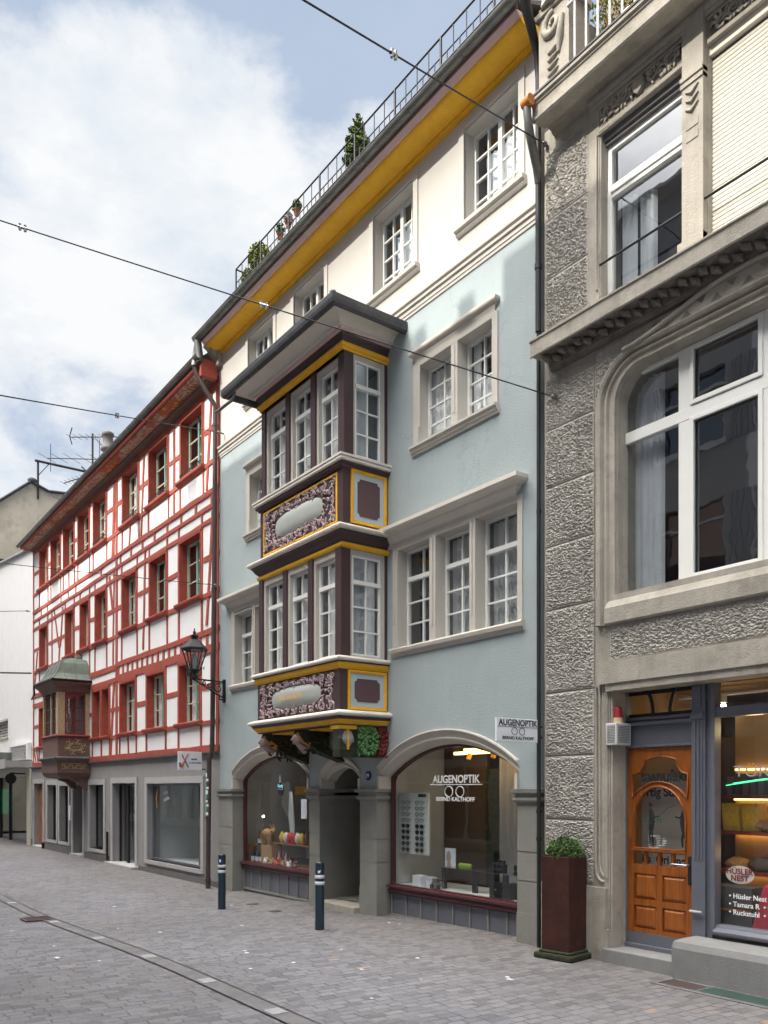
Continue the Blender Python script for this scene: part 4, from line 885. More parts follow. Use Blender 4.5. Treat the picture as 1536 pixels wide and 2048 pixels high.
for (a, b, z0, z1), nm in zip(gh, ('shop_window', 'shop_door', 'narrow_window', 'dark_door', 'office_window', 'office_window', 'wooden_door')):
    s = MB(); wv = .18 if b-a > .99 and nm != 'dark_door' else .10; wl = .45 if nm == 'shop_window' else wv
    wl = .14
    s.box(a-wl, a, YW-.025, YW+.02, z0-(.08 if z0 > 0 else 0), z1).box(b, b+wl, YW-.025, YW+.02, z0-(.08 if z0 > 0 else 0), z1).box(a-wl, b+wl, YW-.0255, YW+.02, z1, z1+.15)
    if z0 > 0: s.box(a, b, YW-.03, YW+.25, z0-.09, z0)
    dep = .12 if nm in ('shop_window',) else .22 if nm == 'dark_door' else .17
    y = YW+dep
    if nm == 'wooden_door':
        d = MB(); y -= .07; d.box(a, b, y+.06, y+.12, z0, z1); 
        for zz in (.15, .9, 1.45): d.box(a+.10, (a+b)/2-.05, y+.035, y+.06, zz, zz+.45).box((a+b)/2+.05, b-.10, y+.035, y+.06, zz, zz+.45)
        wo = d.build(nm, 'door_wood_old', RD)
    elif nm == 'dark_door':
        d = MB(); d.box(a, b, y+.1, y+.16, z0, z1).box(a+.1, b-.1, y+.08, y+.1, .2, 1.9); wo = d.build(nm, 'plinth_grey', RD); MB().box(b-.26, b-.2, y+.02, y+.08, .75, 1.1).build('handle', 'steel', wo)
    else:
        q = .05; d = MB(); d.box(a, a+q, y, y+.05, z0, z1).box(b-q, b, y, y+.05, z0, z1).box(a+q, b-q, y+.001, y+.049, z1-q, z1).box(a+q, b-q, y+.001, y+.049, z0, z0+q*(2.4 if 'door' in nm else 1))
        if nm == 'shop_door': d.box(-21.40, -21.28, y-.001, y+.051, z0, z1).box(-20.9, -20.88, y-.05, y-.02, .7, 1.6)
        wo = d.build(nm, 'dark_metal' if nm != 'shop_window' else 'slate_blue_metal', RD)
        MB().add([(a+q, y+.025, z0+q), (b-q, y+.025, z0+q), (b-q, y+.025, z1-q), (a+q, y+.025, z1-q)], [(0, 1, 2, 3)]).build('pane', 'glass', wo)
        MB().room(a-.2, b+.2, y+.06, y+(1.9 if nm == 'shop_window' else .8), z0-.02, z1+.1).build('interior', 'interior_white' if nm == 'shop_window' else 'curtain_grey' if 'narrow' in nm else 'interior_dark', wo)
    s.build('surround', 'light_grey_stone', wo)
MB().box(-17.35, -16.15, 7.6, 8.7, .2, 2.2).build('shop_partition', 'interior_dark', RD)
m_ = MB(); m_.box(-18.6, -18.45, 8.4, 8.5, .2, 2.1).box(-20.2, -16.0, 8.95, 9.0, .2, 1.1); m_.build('shop_back_wall', 'curtain_grey', RD)
for a, b, y0, nm in ((-22.12, -20.0, 7.0, 'doorstep'), (-25.7, -24.55, 7.1, 'doorstep'), (-30.3, -29.0, 7.1, 'doorstep')): MB().box(a, b, y0, YW+.3, -.3, -.03).build(nm, 'light_grey_stone', RD)
MB().box(-25.98, -25.80, YW-.05, YW+.01, .95, 1.4).build('letter_box', 'sign_white', RD)
MB().box(-30.62, -30.40, YW-.025, YW+.01, .55, 1.70).build('name_board', 'light_grey_stone', RD)
MB().tube([(-22.3, 7.15, .0), (-22.3, 7.15, .75)], .03, 8).build('pipe_stub', 'black_paint', RD)
MB().tube([(-28.95, 7.15, -.08), (-28.95, 7.15, .12)], .05, 8).build('boot_scraper', 'black_paint', RD)
MB().tube([(-30.55, 7.15, 5.95), (-31.4, 6.4, 6.0), (-31.9, 6.1, 6.02)], .03, 6).build('flag_bracket', 'dark_metal', RD)
# wooden oriel
qx0, qx1, qy = -25.62, -24.0, 6.32
OL = MB().box(qx0+.03, qx1-.03, qy+.03, YW, 2.80, 3.37).build('oriel', 'oriel_red', RD)
def om(prof, m, nm='moulding', sm=False): MB().wrap(qx0, qx1, qy, prof, smooth=sm).build(nm, m, OL)
om([(0, 2.81), (0, 3.36), (-.03, 3.36), (-.03, 2.81)], 'oriel_brown', 'lower_panel')
om([(.03, 2.36), (.03, 2.70), (-.05, 2.70), (-.05, 2.36)], 'oriel_brown', 'base_panel')
om([(-.30, 2.20), (-.10, 2.22), (-.02, 2.27), (.02, 2.36), (-.05, 2.37), (-.35, 2.30)], 'oriel_brown')
om([(0, 2.69), (.04, 2.70), (.09, 2.74), (.13, 2.76), (.13, 2.79), (0, 2.815)], 'plinth_grey')
om([(0, 3.36), (.04, 3.37), (.06, 3.40), (.03, 3.43), (0, 3.44)], 'oriel_red')
om([(0, 4.62), (.02, 4.64), (.03, 4.72), (.06, 4.76), (.12, 4.82), (.17, 4.87), (.18, 4.91), (0, 4.92)], 'oriel_brown', 'cornice')
om([(.17, 4.915), (.22, 4.93), (.23, 4.97), (.19, 4.985), (.1, 4.99)], 'dark_metal', 'gutter')
dome = [(.21, 4.975), (.12, 5.04), (.02, 5.16), (-.05, 5.32), (-.13, 5.48), (-.27, 5.60), (-.46, 5.66), (-.68, 5.68), (-.72, 5.80), (-.8, 5.84), (-.8, 4.98)]
MB().wrap(qx0, qx1, qy, dome, smooth=False).build('dome_roof', 'copper_green', OL)
sm_ = MB()
for xx in (-25.25, -24.8, -24.35):
    pts = [(min(max(xx, qx0-o_), qx1+o_), qy-o_-.006, z) for o_, z in dome[:7]]; sm_.tube(pts, .012, 4)
for yy in (6.5, 6.8):
    sm_.tube([(qx1+o_+.006, max(yy, qy-o_), z) for o_, z in dome[:5]], .012, 4)
sm_.tube([(qx1+o_, qy-o_, z) for o_, z in dome[:8]], .016, 4); sm_.build('roof_seam', 'plinth_grey', OL)
b = MB(); b.box(qx0, qx0+.10, qy, qy+.10, 3.43, 4.63).box(qx1-.22, qx1, qy, qy+.19, 3.43, 4.63).box((qx0+qx1)/2-.03, (qx0+qx1)/2+.03, qy+.02, qy+.08, 3.43, 4.63).box(qx1-.10, qx1, YW-.12, YW, 3.43, 4.63)
b.build('corner_post', 'oriel_gold', OL)
for a, c in ((qx0+.10, (qx0+qx1)/2-.03), ((qx0+qx1)/2+.03, qx1-.22)):
    window(OL, a, c, 3.44, 4.60, qy+.05, 2, 3, fw=.03, mw=.02, fm='oriel_brown', glass='glass', name='front_window', depth=.4)
ya, yb = qy+.19, YW-.12; s = MB(); X = qx1
s.box(X-.06, X-.02, ya, ya+.035, 3.44, 4.62).box(X-.06, X-.02, yb-.035, yb, 3.44, 4.62).box(X-.061, X-.021, ya+.035, yb-.035, 3.44, 3.49).box(X-.061, X-.021, ya+.035, yb-.035, 4.55, 4.62).box(X-.055, X-.025, (ya+yb)/2-.011, (ya+yb)/2+.011, 3.49, 4.55)
for z in (3.85, 4.21): s.box(X-.05, X-.03, ya+.035, yb-.035, z-.01, z+.01)
wo = s.build('side_window', 'oriel_red', OL); MB().add([(X-.04, ya, 3.45), (X-.04, yb, 3.45), (X-.04, yb, 4.6), (X-.04, ya, 4.6)], [(0, 1, 2, 3)]).build('side_pane', 'old_glass', OL)
MB().box(qx0+.1, qx1-.35, qy+.45, YW, 3.4, 4.6).build('inner_wall', 'curtain_grey', OL)
b = MB(); yc, zc = 6.80, 3.09
for k in range(12): a = k*math.pi/6; scroll(b, yc+.23*math.cos(a), zc+.155*math.sin(a), .075, 1.1, (-1)**k, a, 0, .016)
b.tube([(yc+.16*math.cos(a)*abs(math.cos(a))**-.3 if abs(math.cos(a)) > .01 else yc, 0, zc+.08*math.sin(a)) for a in [k*math.pi/12 for k in range(25)]], .012, 5)
for k in range(6): scroll(b, yc-.11+.044*k, zc, .03, 1, (-1)**k, 0, 0, .008)
b.v = [(qx1+.006-p_[1], p_[0], p_[2]) for p_ in b.v]; b.build('painted_scroll', 'oriel_gold', OL)
b = MB()
for k, yy in enumerate((6.45, 6.53, 6.65, 6.75, 6.85, 6.97, 7.05)): scroll(b, yy, 2.54, .06, 1.1, (-1)**k, 0, 0, .014)
for z in (2.47, 2.62): b.tube([(6.40, 0, z), (7.10, 0, z)], .008, 4)
b.v = [(qx1+.036-p_[1], p_[0], p_[2]) for p_ in b.v]; b.build('base_ornament', 'oriel_gold', OL)
b = MB()
for xx in (-25.4, -24.2): b.sweep([(YW, 2.30), (6.62, 2.30), (6.72, 2.16), (6.9, 2.10), (7.05, 1.95), (YW, 1.86)], xx-.09, xx+.09)
b.build('bracket', 'oriel_brown', OL)
MB().tube([(qx0-.2, qy-.2, 4.95), (qx0-.32, qy-.18, 4.90), (qx0-.34, qy-.15, 4.72), (qx0-.9, qy-.1, 4.62)], .025, 8).build('gutter_spout', 'dark_metal', OL)
# tall downpipe between the two houses
DP = thing('downpipe', 'tall brown rainwater pipe between the red timbered house and the pale blue house', 'downpipe', (-15.42, 7.0, 0))
MB().tube([(-15.55, 6.73, 10.42), (-15.55, 6.76, 10.25), (-15.50, 6.84, 10.08), (-15.42, 6.98, 9.78), (-15.38, 7.1, 9.60), (-15.40, 7.10, 9.3), (-15.40, 7.08, 5.9), (-15.41, 7.04, 2.7), (-15.46, 7.0, 2.5), (-15.47, 6.98, .3), (-15.47, 6.98, -.1)], [.06, .05]+[.048]*9, 12).build('pipe', 'brown_pipe', DP)
m_ = MB()
for z, y, x in ((9.2, 7.10, -15.4), (5.9, 7.08, -15.4), (2.75, 7.04, -15.41), (1.3, 6.98, -15.47), (.05, 6.98, -15.47)): m_.tube([(x, y, z), (x, y, z+.05)], .058, 12)
m_.build('pipe_clip', 'brown_pipe', DP)
MB().tube([(-15.55, 6.73, 10.36), (-15.55, 6.75, 10.62), (-15.47, 6.74, 10.75)], [.075, .06, .055], 12).build('hopper', 'zinc', DP)
m_ = MB(); m2 = MB(); random.seed(4)
for k, z in enumerate([2.25-.085*i for i in range(11)]):
    mm = m2 if k % 3 else m_
    a0 = random.uniform(-2.2, -1.2); sp = random.uniform(.9, 1.6); r_ = .0505; zz = z+random.uniform(-.02, .02); hh = random.uniform(.02, .045)
    vs = [(-15.47+r_*math.cos(a0+sp*i/5), 6.985+r_*math.sin(a0+sp*i/5), zz+s_*hh) for s_ in (-1, 1) for i in range(6)]; mm.add(vs, [(i, i+1, i+7, i+6) for i in range(5)])
m_.build('green_sticker', 'sticker_green', DP); m2.build('white_sticker', 'sign_white', DP)
# ------------------------------------------------------------------ the stone corner building on the right
ST = thing('stone_building', 'weathered sandstone town building with pecked rough masonry, shop front and wide white windows', 'building', (-3, YW, 0))
YS = 7.15; SX1 = 3.2
def rough(x0, x1, z0, z1, y=YS, st=.0095, amp=.0135, mg=.018, seed=0., fn=None, name='rough_stone_panel'):
    nx, nz = max(3, int((x1-x0)/st)), max(3, int((z1-z0)/st)); vs = []; nf = noise.noise
    for j in range(nz+1):
        z = z0+(z1-z0)*j/nz
        for i in range(nx+1):
            x = x0+(x1-x0)*i/nx
            e = min(x-x0, x1-x, z-z0, z1-z)
            k = min(1, max(0, (e-mg*.4)/mg))
            a = nf(Vector((x*40+seed+.5*nf(Vector((z*9, x*9, 3))), z*70, 1.7)))+.5*nf(Vector((x*70, z*120+seed, 9.1))); b = nf(Vector((x*2.3, z*2.3, seed)))
            h = max(-1, min(1, a*2.4+.3))
            vs.append((x, y-amp*(.75*h+.5*b+.35)*k, z))
    n = nx+1; fs = [(j*n+i, j*n+i+1, (j+1)*n+i+1, (j+1)*n+i) for j in range(nz) for i in range(nx)]
    if fn: fs = [f for f in fs if fn(sum(vs[q][0] for q in f)/4, sum(vs[q][2] for q in f)/4)]
    return MB().add(vs, fs, False).build(name, 'rough_stone', ST)
# big window opening with rounded upper corners
BX0, BX1, BZ0, BZ1, BR = -5.61, -3.20, 3.965, 6.33, .34
def rounded(x0, x1, z0, z1, r, n=10):
    p = [(x0, z0), (x1, z0), (x1, z1-r)]
    for i in range(1, n+1): a = R(90*i/n); p.append((x1-r+r*math.cos(a), z1-r+r*math.sin(a)))
    for i in range(1, n+1): a = R(90+90*i/n); p.append((x0+r+r*math.cos(a), z1-r+r*math.sin(a)))
    return p
O_in = rounded(BX0, BX1, BZ0, BZ1, BR)
U = [(-5.80, -4.76, 7.10, 8.97), (-4.52, -2.6, 7.10, 9.0), (-2.38, -1.44, 7.10, 8.97)]
G0 = (-5.67, -1.6, .06, 3.02)
MB().plate(rect(-6.60, SX1, -.2, 9.5), [O_in, rounded(BX0+3.9, BX1+3.9, BZ0, BZ1, BR), rect(*U[0]), rect(*U[1]), rect(*U[2]), rect(*G0)], YS+.012, .36).build('wall', 'sandstone', ST)
MB().box(-6.60, -6.55, YS+.37, 12, 0, 9.5).box(-6.58, -6.4, 8.2, 12, 9.5, 13.0).build('party_wall', 'sandstone', ST)
# pecked blocks in courses
zj = [.87, 1.56, 2.28, 3.0, 3.95, 4.68, 5.36, 6.02, 6.62]; xr = [-5.87]*8
for i, (a, b) in enumerate(zip(zj, zj[1:])): rough(-6.575, xr[i], a+.008, b-.008, seed=i*3.1)
zj = [7.18, 7.76, 8.44, 9.22]
for i, (a, b) in enumerate(zip(zj, zj[1:])): rough(-6.575, -5.955, a+.008, b-.008, seed=20+i*3.1)
rough(-5.66, -1.7, 3.27, 3.64, seed=50)
def abovearc(x, z):
    q = BX0-.22; r = BR+.17; zc = BZ1-BR; xc = BX0+BR
    if x < xc and z > zc: return math.hypot(x-xc, z-zc) > r+.03
    return z > BZ1+.17 or x < q
rough(-5.86, -1.7, 5.5, 6.63, seed=60, fn=abovearc)
MB().box(-6.61, -5.69, YS-.035, YS+.02, -.2, .84).box(-5.69, -5.665, YS-.03, YS+.3, -.2, .40).build('base_course', 'sandstone', ST)
# ground-floor jamb with a sunk moulding
m_ = MB()
m_.box(-5.665, -5.64, YS+.02, 7.40, .02, 3.02)
pts = [(-5.845, 3.0), (-5.845, 1.05), (-5.835, .97), (-5.80, .92), (-5.74, .90)]
m_.tube([(x, YS-.0, z) for x, z in pts], .016, 6).tube([(x+.05, YS+.003, z+.045) for x, z in pts[:-1]], .012, 6).tube([(-5.70, YS+.004, 3.0), (-5.70, YS+.004, .95)], .014, 6)
m_.build('jamb_moulding', 'sandstone', ST)
# lintel, sill and window surround
MB().box(-5.79, SX1, YS-.05, YS+.03, 3.02, 3.24).box(-5.80, SX1, YS-.03, YS+.03, 3.238, 3.26).box(-5.70, SX1, YS-.03, YS+.30, 2.94, 3.0225).build('lintel', 'sandstone', ST)
MB().sweep([(YS+.02, 3.64), (YS-.045, 3.645), (YS-.055, 3.66), (YS-.055, 3.82), (YS-.04, 3.84), (YS+.0, 3.90), (YS+.20, 3.955), (YS+.25, 3.955), (YS+.25, 3.64)], -5.69, SX1).build('window_sill', 'sandstone', ST)
def band(off0, off1, y0, y1, mb, zs=3.65):
    p0 = rounded(BX0-off0, BX1+off0, zs, BZ1+off0*.75, BR+off0*.8)[2:]; p1 = rounded(BX0-off1, BX1+off1, zs, BZ1+off1*.75, BR+off1*.8)[2:]
    p0 = [(p0[0][0], zs)]+p0+[(p0[-1][0], zs)]; p1 = [(p1[0][0], zs)]+p1+[(p1[-1][0], zs)]; n = len(p0)
    mb.add([(x, y0, z) for x, z in p0]+[(x, y1, z) for x, z in p1], [(i, i+1, n+i+1, n+i) for i in range(n-1)])
m_ = MB(); ring = [(-.004, YS+.195), (-.004, YS+.06), (.03, YS+.03), (.10, YS+.02), (.125, YS-.02), (.15, YS-.025), (.18, YS+.0), (.20, YS+.0), (.225, YS-.045), (.27, YS-.06), (.30, YS-.05), (.32, YS-.0), (.33, YS+.02)]
for (a, y0), (b, y1) in zip(ring, ring[1:]): band(a*.66, b*.66, y0, y1, m_)
m_.build('window_moulding', 'sandstone', ST)
# carved flat arch over the window
m_ = MB(); xc = -4.1; pts = [(xc-1.35+2.7*i/30, 6.47+.20*(.5-.5*math.cos(2*math.pi*i/30))**.9) for i in range(31)]
m_.tube([(x, YS-.055, z) for x, z in pts], .026, 8); m_.build('carved_arch', 'sandstone', ST)
m_ = MB().prism([(x, z) for x, z in pts], YS-.04, YS+.0); m_.build('arch_field', 'sandstone', ST)
m_ = MB()
for dx, dz_, s_ in ((-.62, .0, 1), (-.46, .085, -1), (-.30, .02, 1), (-.14, .10, -1), (.02, .03, 1), (.18, .10, -1)):
    z = 6.50+dz_; m_.prism([(xc+dx-.06, z-.02*s_), (xc+dx+.06, z-.02*s_), (xc+dx+.01, z+.045*s_)], YS-.043, YS-.03)
m_.build('arch_piercing', 'dark_stone', ST)
# lower cornice with its row of carved leaf blocks
lx = -6.56
MB().sweep([(YS+.02, 6.82), (6.91, 6.80), (6.885, 6.775), (6.875, 6.79), (6.875, 6.945), (6.86, 6.955), (6.86, 6.97), (6.885, 6.978), (6.885, 6.99), (6.98, 7.03), (7.05, 7.04), (7.07, 7.08), (YS+.02, 7.12)], lx, SX1).build('cornice', 'sandstone', ST)
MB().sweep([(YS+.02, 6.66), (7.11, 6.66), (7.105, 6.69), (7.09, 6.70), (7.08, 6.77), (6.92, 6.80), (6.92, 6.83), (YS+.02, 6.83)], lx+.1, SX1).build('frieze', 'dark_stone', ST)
m_ = MB(); x = lx+.15; k = 0; random.seed(2)
while x < 2.5:
    zt = 6.795 if k % 2 == 0 else 6.765; yo = 7.0 if k % 2 == 0 else 7.045
    m_.blob((x, yo, zt-.03), (.052, .050, .035), 8, 5, .08); m_.tube([(x-.03, yo-.03, zt), (x+.01, yo-.035, zt-.05), (x+.05, yo, zt-.085)], [.02, .03, .012], 6); x += .108; k += 1
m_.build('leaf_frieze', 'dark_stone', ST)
# the bay of upper windows: surround, pilasters, carved panels
m_ = MB(); m_.box(-5.95, -5.80, YS-.0, YS+.02, 7.12, 9.36)
m_.sweep([(YS+.012, 9.26), (YS-.03, 9.26), (YS-.035, 9.29), (YS-.015, 9.30), (YS-.045, 9.33), (YS-.05, 9.36), (YS+.012, 9.37)], -5.92, SX1)
m_.box(-5.803, -5.785, YS+.012, YS+.12, 7.12, 8.98)
m_.tube([(-5.83, YS-.002, 7.3), (-5.83, YS-.002, 8.96), (-4.78, YS-.002, 8.985)], .018, 6)
for a, b in ((-4.755, -4.525), (-2.6, -2.38)):
    m_.box(a, b, YS-.055, YS+.35, 7.08, 9.36).box(a-.012, b+.0, YS-.075, YS+.1, 8.76, 8.80).box(a-.012, b+.0, YS-.068, YS+.1, 8.70, 8.74).box(a-.05, b, YS-.056, YS+.2, 7.08, 7.22)
    for k in range(3): m_.tube([(a+.05, YS-.06, 8.64-.085*k), (a+.11, YS-.066, 8.60-.085*k), (a+.18, YS-.06, 8.66-.085*k)], [.012, .018, .012], 5)
    m_.box(a+.05, b-.05, YS-.062, YS-.05, 8.27, 8.33).box(a+.05, b-.05, YS-.062, YS-.05, 8.15, 8.22)
m_.build('pilaster', 'sandstone', ST)
def carving(x0, x1, z0, z1, seed):
    random.seed(seed); b = MB(); zc = (z0+z1)/2; h = (z1-z0)/2; xm = (x0+x1)/2
    for sx in (-1, 1):
        n = max(2, int((x1-x0)/2/(h*1.7)))
        for k in range(n):
            x = xm+sx*(.11+(x1-xm-.16)*(k+.5)/n); scroll(b, x, zc+.02*(-1)**k, h*.85, 1.5, sx*(-1)**k, random.uniform(0, 6), YS+.0, .019)
            for q in range(9):
                a = random.uniform(0, 6.28); leafblade(b, x+h*.5*math.cos(a), zc+h*.4*math.sin(a), a, h*1.0, YS, .011, random.uniform(-1.6, 1.6))
    b.prism([(xm-.06, zc+h*.75), (xm-.065, zc), (xm-.04, zc-h*.5), (xm, zc-h*.85), (xm+.04, zc-h*.5), (xm+.065, zc), (xm+.06, zc+h*.75)], YS-.04, YS+.01)
    b.v = [(min(max(p_[0], x0), x1), p_[1], min(max(p_[2], z0), z1)) for p_ in b.v]
    b.build('carved_panel', 'sandstone', ST)
    f = MB(); f.box(x0-.03, x1+.03, YS-.012, YS+.012, z0-.05, z0-.01).box(x0-.03, x1+.03, YS-.012, YS+.012, z1+.005, z1+.03); f.build('panel_border', 'sandstone', ST)
    MB().box(x0-.01, x1+.01, YS+.004, YS+.013, z0-.008, z1+.004).build('panel_ground', 'dark_stone', ST)
carving(-5.77, -4.80, 9.03, 9.22, 5); carving(-4.48, -2.66, 9.05, 9.22, 6); carving(-2.3, -1.5, 9.03, 9.20, 8)
# upper cornice
MB().sweep([(YS+.02, 9.36), (YS-.02, 9.365), (YS-.04, 9.40), (7.03, 9.41), (7.0, 9.37), (6.85, 9.36), (6.82, 9.34), (6.80, 9.36), (6.80, 9.50), (6.785, 9.51), (6.785, 9.53), (6.76, 9.54), (6.76, 9.575), (YS+.02, 9.66)], -6.45, SX1).build('upper_cornice', 'sandstone', ST)
MB().sweep([(6.75, 9.578), (6.75, 9.60), (YS, 9.70), (YS, 9.67), (6.78, 9.575)], -6.47, SX1).build('cornice_flashing', 'dark_metal', ST)
MB().tube([(-6.46, 6.72, 9.52), (-6.46, 6.735, 9.40), (-6.49, 6.80, 9.26), (-6.55, 6.93, 9.13), (-6.62, 7.05, 9.05), (-6.65, 7.10, 8.92)], [.045, .045, .05, .05, .045, .034], 12).build('gutter_elbow', 'zinc', ST)
MB().tube([(-6.50, 6.715, 9.53), (-6.38, 6.715, 9.53)], .06, 14).build('gutter_end', 'rust_wood', ST)
# pedestal with scroll above the cornice, balcony railing, wall behind
m_ = MB(); m_.box(-6.52, -6.02, 6.92, 7.3, 9.62, 9.80); m_.box(-6.50, -6.06, 6.96, 7.3, 9.80, 10.72).box(-6.54, -6.02, 6.93, 7.32, 10.60, 10.66).lathe([(.26, 10.66), (.25, 10.74), (.2, 10.82), (.1, 10.88), (0.01, 10.9)], -6.28, 7.12, 0, 12)
b = MB(); scroll(b, -6.29, 10.42, .15, 1.3, 1, 1.5, 6.955, .045); b.tube([(-6.15, 6.95, 10.42), (-6.17, 6.93, 10.2), (-6.2, 6.95, 10.05)], [.03, .04, .02], 8)
for k in range(5): b.tube([(-6.36, 6.955, 10.14-.085*k), (-6.29, 6.93, 10.10-.085*k), (-6.21, 6.955, 10.16-.085*k)], [.012, .026, .012], 6)
m_.build('balcony_pedestal', 'sandstone', ST); b.build('pedestal_scroll', 'sandstone', ST)
MB().box(-6.4, SX1, 8.1, 8.3, 9.5, 13.5).build('set_back_wall', 'oriel_brown', ST)
MB().box(-5.2, -4.2, 8.06, 8.1, 9.7, 11.8).box(-3.4, -2.4, 8.06, 8.1, 9.7, 11.8).build('balcony_window', 'glass_mirror', ST)
m_ = MB(); x = -5.95
while x < SX1-.1: m_.tube([(x, 6.93, 9.62), (x, 6.93, 10.40)], .014, 6); x += .155
m_.tube([(-6.05, 6.93, 10.42), (SX1-.1, 6.93, 10.42)], .022, 6).tube([(-6.05, 6.93, 9.70), (SX1-.1, 6.93, 9.70)], .012, 6); m_.build('balcony_railing', 'opp_trim', ST)
# upper windows: single light and shuttered one
def bigwin(x0, x1, z0, z1, y, bars, trans, name, fm='white_paint', fw=.06, cur=None, clipr=0):
    f = MB(); f.box(x0, x0+fw, y, y+.07, z0, z1).box(x1-fw, x1, y, y+.07, z0, z1).box(x0+fw, x1-fw, y+.001, y+.069, z0, z0+fw).box(x0+fw, x1-fw, y+.001, y+.069, z1-fw, z1)
    for a, b, y_ in bars: f.box(a, b, y-y_, y+.068, z0+fw*.5, z1-fw*.5)
    for a, b, za, zb, y_ in trans: f.box(a, b, y-y_, y+.0655, za, zb)
    wo = f.build(name, fm, ST, bevel=.006)
    MB().add([(x0+.02, y+.035, z0+.02), (x1-.02, y+.035, z0+.02), (x1-.02, y+.035, z1-.02), (x0+.02, y+.035, z1-.02)], [(0, 1, 2, 3)]).build('pane', 'glass_mirror', wo)
    MB().room(x0-.1, x1+.1, y+.08, y+.9, z0-.05, z1+.05).build('interior', 'interior_dark', wo)
    if cur:
        c = MB()
        for a, b, za, zb in cur: sheet(c, a, b, za, zb, y+.16, .02, .07)
        c.build('curtain', 'curtain', wo)
    return wo
bigwin(-5.79, -4.76, 7.10, 8.86, YS+.12, [], [(-5.73, -4.82, 8.28, 8.42, .012), (-5.73, -4.82, 8.33, 8.37, .03)], 'single_window', cur=[(-5.72, -5.5, 7.1, 8.3), (-5.46, -5.28, 7.1, 8.2)])
MB().box(-5.785, -4.76, YS+.08, YS+.2, 8.86, 8.967).box(-5.785, -4.76, YS+.05, YS+.09, 8.90, 8.967).build('blind_box', 'plinth_grey', ST)
MB().tube([(-5.77, YS-.03, 7.53), (-4.74, YS-.03, 7.53)], .013, 8).tube([(-4.54, YS-.03, 7.53), (-2.62, YS-.03, 7.53)], .013, 8).build('guard_bar', 'dark_metal', ST)
m_ = MB(); z = 7.14
while z < 8.90: m_.sweep([(YS+.10, z), (YS+.088, z+.001), (YS+.084, z+.017), (YS+.088, z+.034), (YS+.10, z+.035)], -4.522, -2.603); z += .043
MB().box(-4.52, -2.61, YS+.098, YS+.12, 7.1, 8.93).build('shutter_backing', 'interior_dark', ST)
m_.box(-4.525, -2.6, YS+.04, YS+.12, 8.92, 9.0).build('roller_shutter', 'blind', ST)
bigwin(-2.38, -1.44, 7.10, 8.97, YS+.12, [], [(-2.32, -1.5, 8.28, 8.42, .012)], 'single_window')
bigwin(BX0-.06, BX1+.06, BZ0, BZ1+.02, YS+.20, [(-4.965, -4.81, .0), (-4.09, -3.96, .0)], [(BX0, BX1, 5.60, 5.72, .004)], 'wide_window', fw=.055, cur=[(-5.62, -5.25, BZ0, 6.3), (-4.0, -3.4, BZ0, 5.6)])
f = MB()
for a, b, za, zb in ((-4.83, -4.07, 4.0, 5.61), (-4.83, -4.07, 5.73, 6.32)):
    f.box(a, a+.045, YS+.18, YS+.21, za, zb).box(b-.045, b, YS+.18, YS+.21, za, zb).box(a+.045, b-.045, YS+.1805, YS+.21, za, za+.045).box(a+.045, b-.045, YS+.1805, YS+.21, zb-.045, zb)
f.build('casement', 'white_paint', ST, bevel=.005)
bigwin(BX0+3.8, BX1+4.0, BZ0, BZ1+.02, YS+.20, [(-1.05, -.9, .0), (-.23, -.12, .0)], [(BX0+3.9, BX1+3.9, 5.62, 5.76, .004)], 'wide_window', fw=.055)
# ---- shop front: metal frame, door, display window
yd = 7.42; m_ = MB()
m_.box(-5.72, -5.655, yd-.06, yd+.06, .15, 2.96).box(-5.655, -5.635, yd-.03, yd+.06, .2, 2.96)
m_.box(-5.655, -4.83, yd-.0, yd+.06, 2.36, 2.56).box(-5.655, -4.83, yd-.03, yd+.06, 2.34, 2.365).box(-5.655, -4.83, yd-.05, yd+.06, 2.575, 2.61).box(-5.655, -4.83, yd-.03, yd+.06, 2.63, 2.66).box(-5.655, -4.83, yd-.001, yd+.059, 2.56, 2.67)
m_.box(-4.83, -4.68, yd-.05, yd+.06, .30, 3.0).box(-4.68, -4.62, yd-.02, yd+.06, .30, 3.0).box(-4.62, -4.575, yd-.055, yd+.06, .50, 3.0)
for dx in (.035, .075, .11): m_.box(-4.83+dx, -4.83+dx+.016, yd-.064, yd-.05, 1.2, 2.58)
m_.box(-4.83, -4.69, yd-.075, yd-.05, 2.60, 2.66).box(-4.80, -4.72, yd-.07, yd-.05, 2.72, 2.92)
m_.box(-4.575, SX1-4, yd-.04, yd+.06, 2.60, 2.70).box(-4.575, SX1-4, yd-.03, yd+.05, 2.94, 3.0)
m_.sweep([(yd+.06, .48), (yd-.08, .48), (yd-.09, .50), (yd-.09, .52), (yd-.04, .545), (yd-.03, .57), (yd+.06, .58)], -4.575, SX1-4)
m_.box(-5.655, -4.83, yd-.05, yd+.05, .19, .25)
m_.build('shop_front_frame', 'slate_blue_metal', ST, bevel=.004)
m_ = MB().box(-5.62, -4.86, yd-.0, yd+.03, 2.665, 2.70).box(-5.62, -4.86, yd-.0, yd+.03, 2.90, 2.96)
for x0, sg in ((-5.44, 1), (-4.98, -1)): m_.tube([(x0+sg*.13*math.sin(R(a)), yd+.0, 2.66+.30*math.cos(R(a))) for a in range(0, 91, 15)], .019, 6)
m_.build('fanlight_bars', 'black_paint', ST)
MB().add([(-5.64, yd+.03, 2.66), (-4.84, yd+.03, 2.66), (-4.84, yd+.03, 2.97), (-5.64, yd+.03, 2.97)], [(0, 1, 2, 3)]).build('fanlight_pane', 'glass', ST)
MB().add([(-4.58, yd+.035, .56), (-1.65, yd+.035, .56), (-1.65, yd+.035, 2.96), (-4.58, yd+.035, 2.96)], [(0, 1, 2, 3)]).build('display_pane', 'glass', ST)
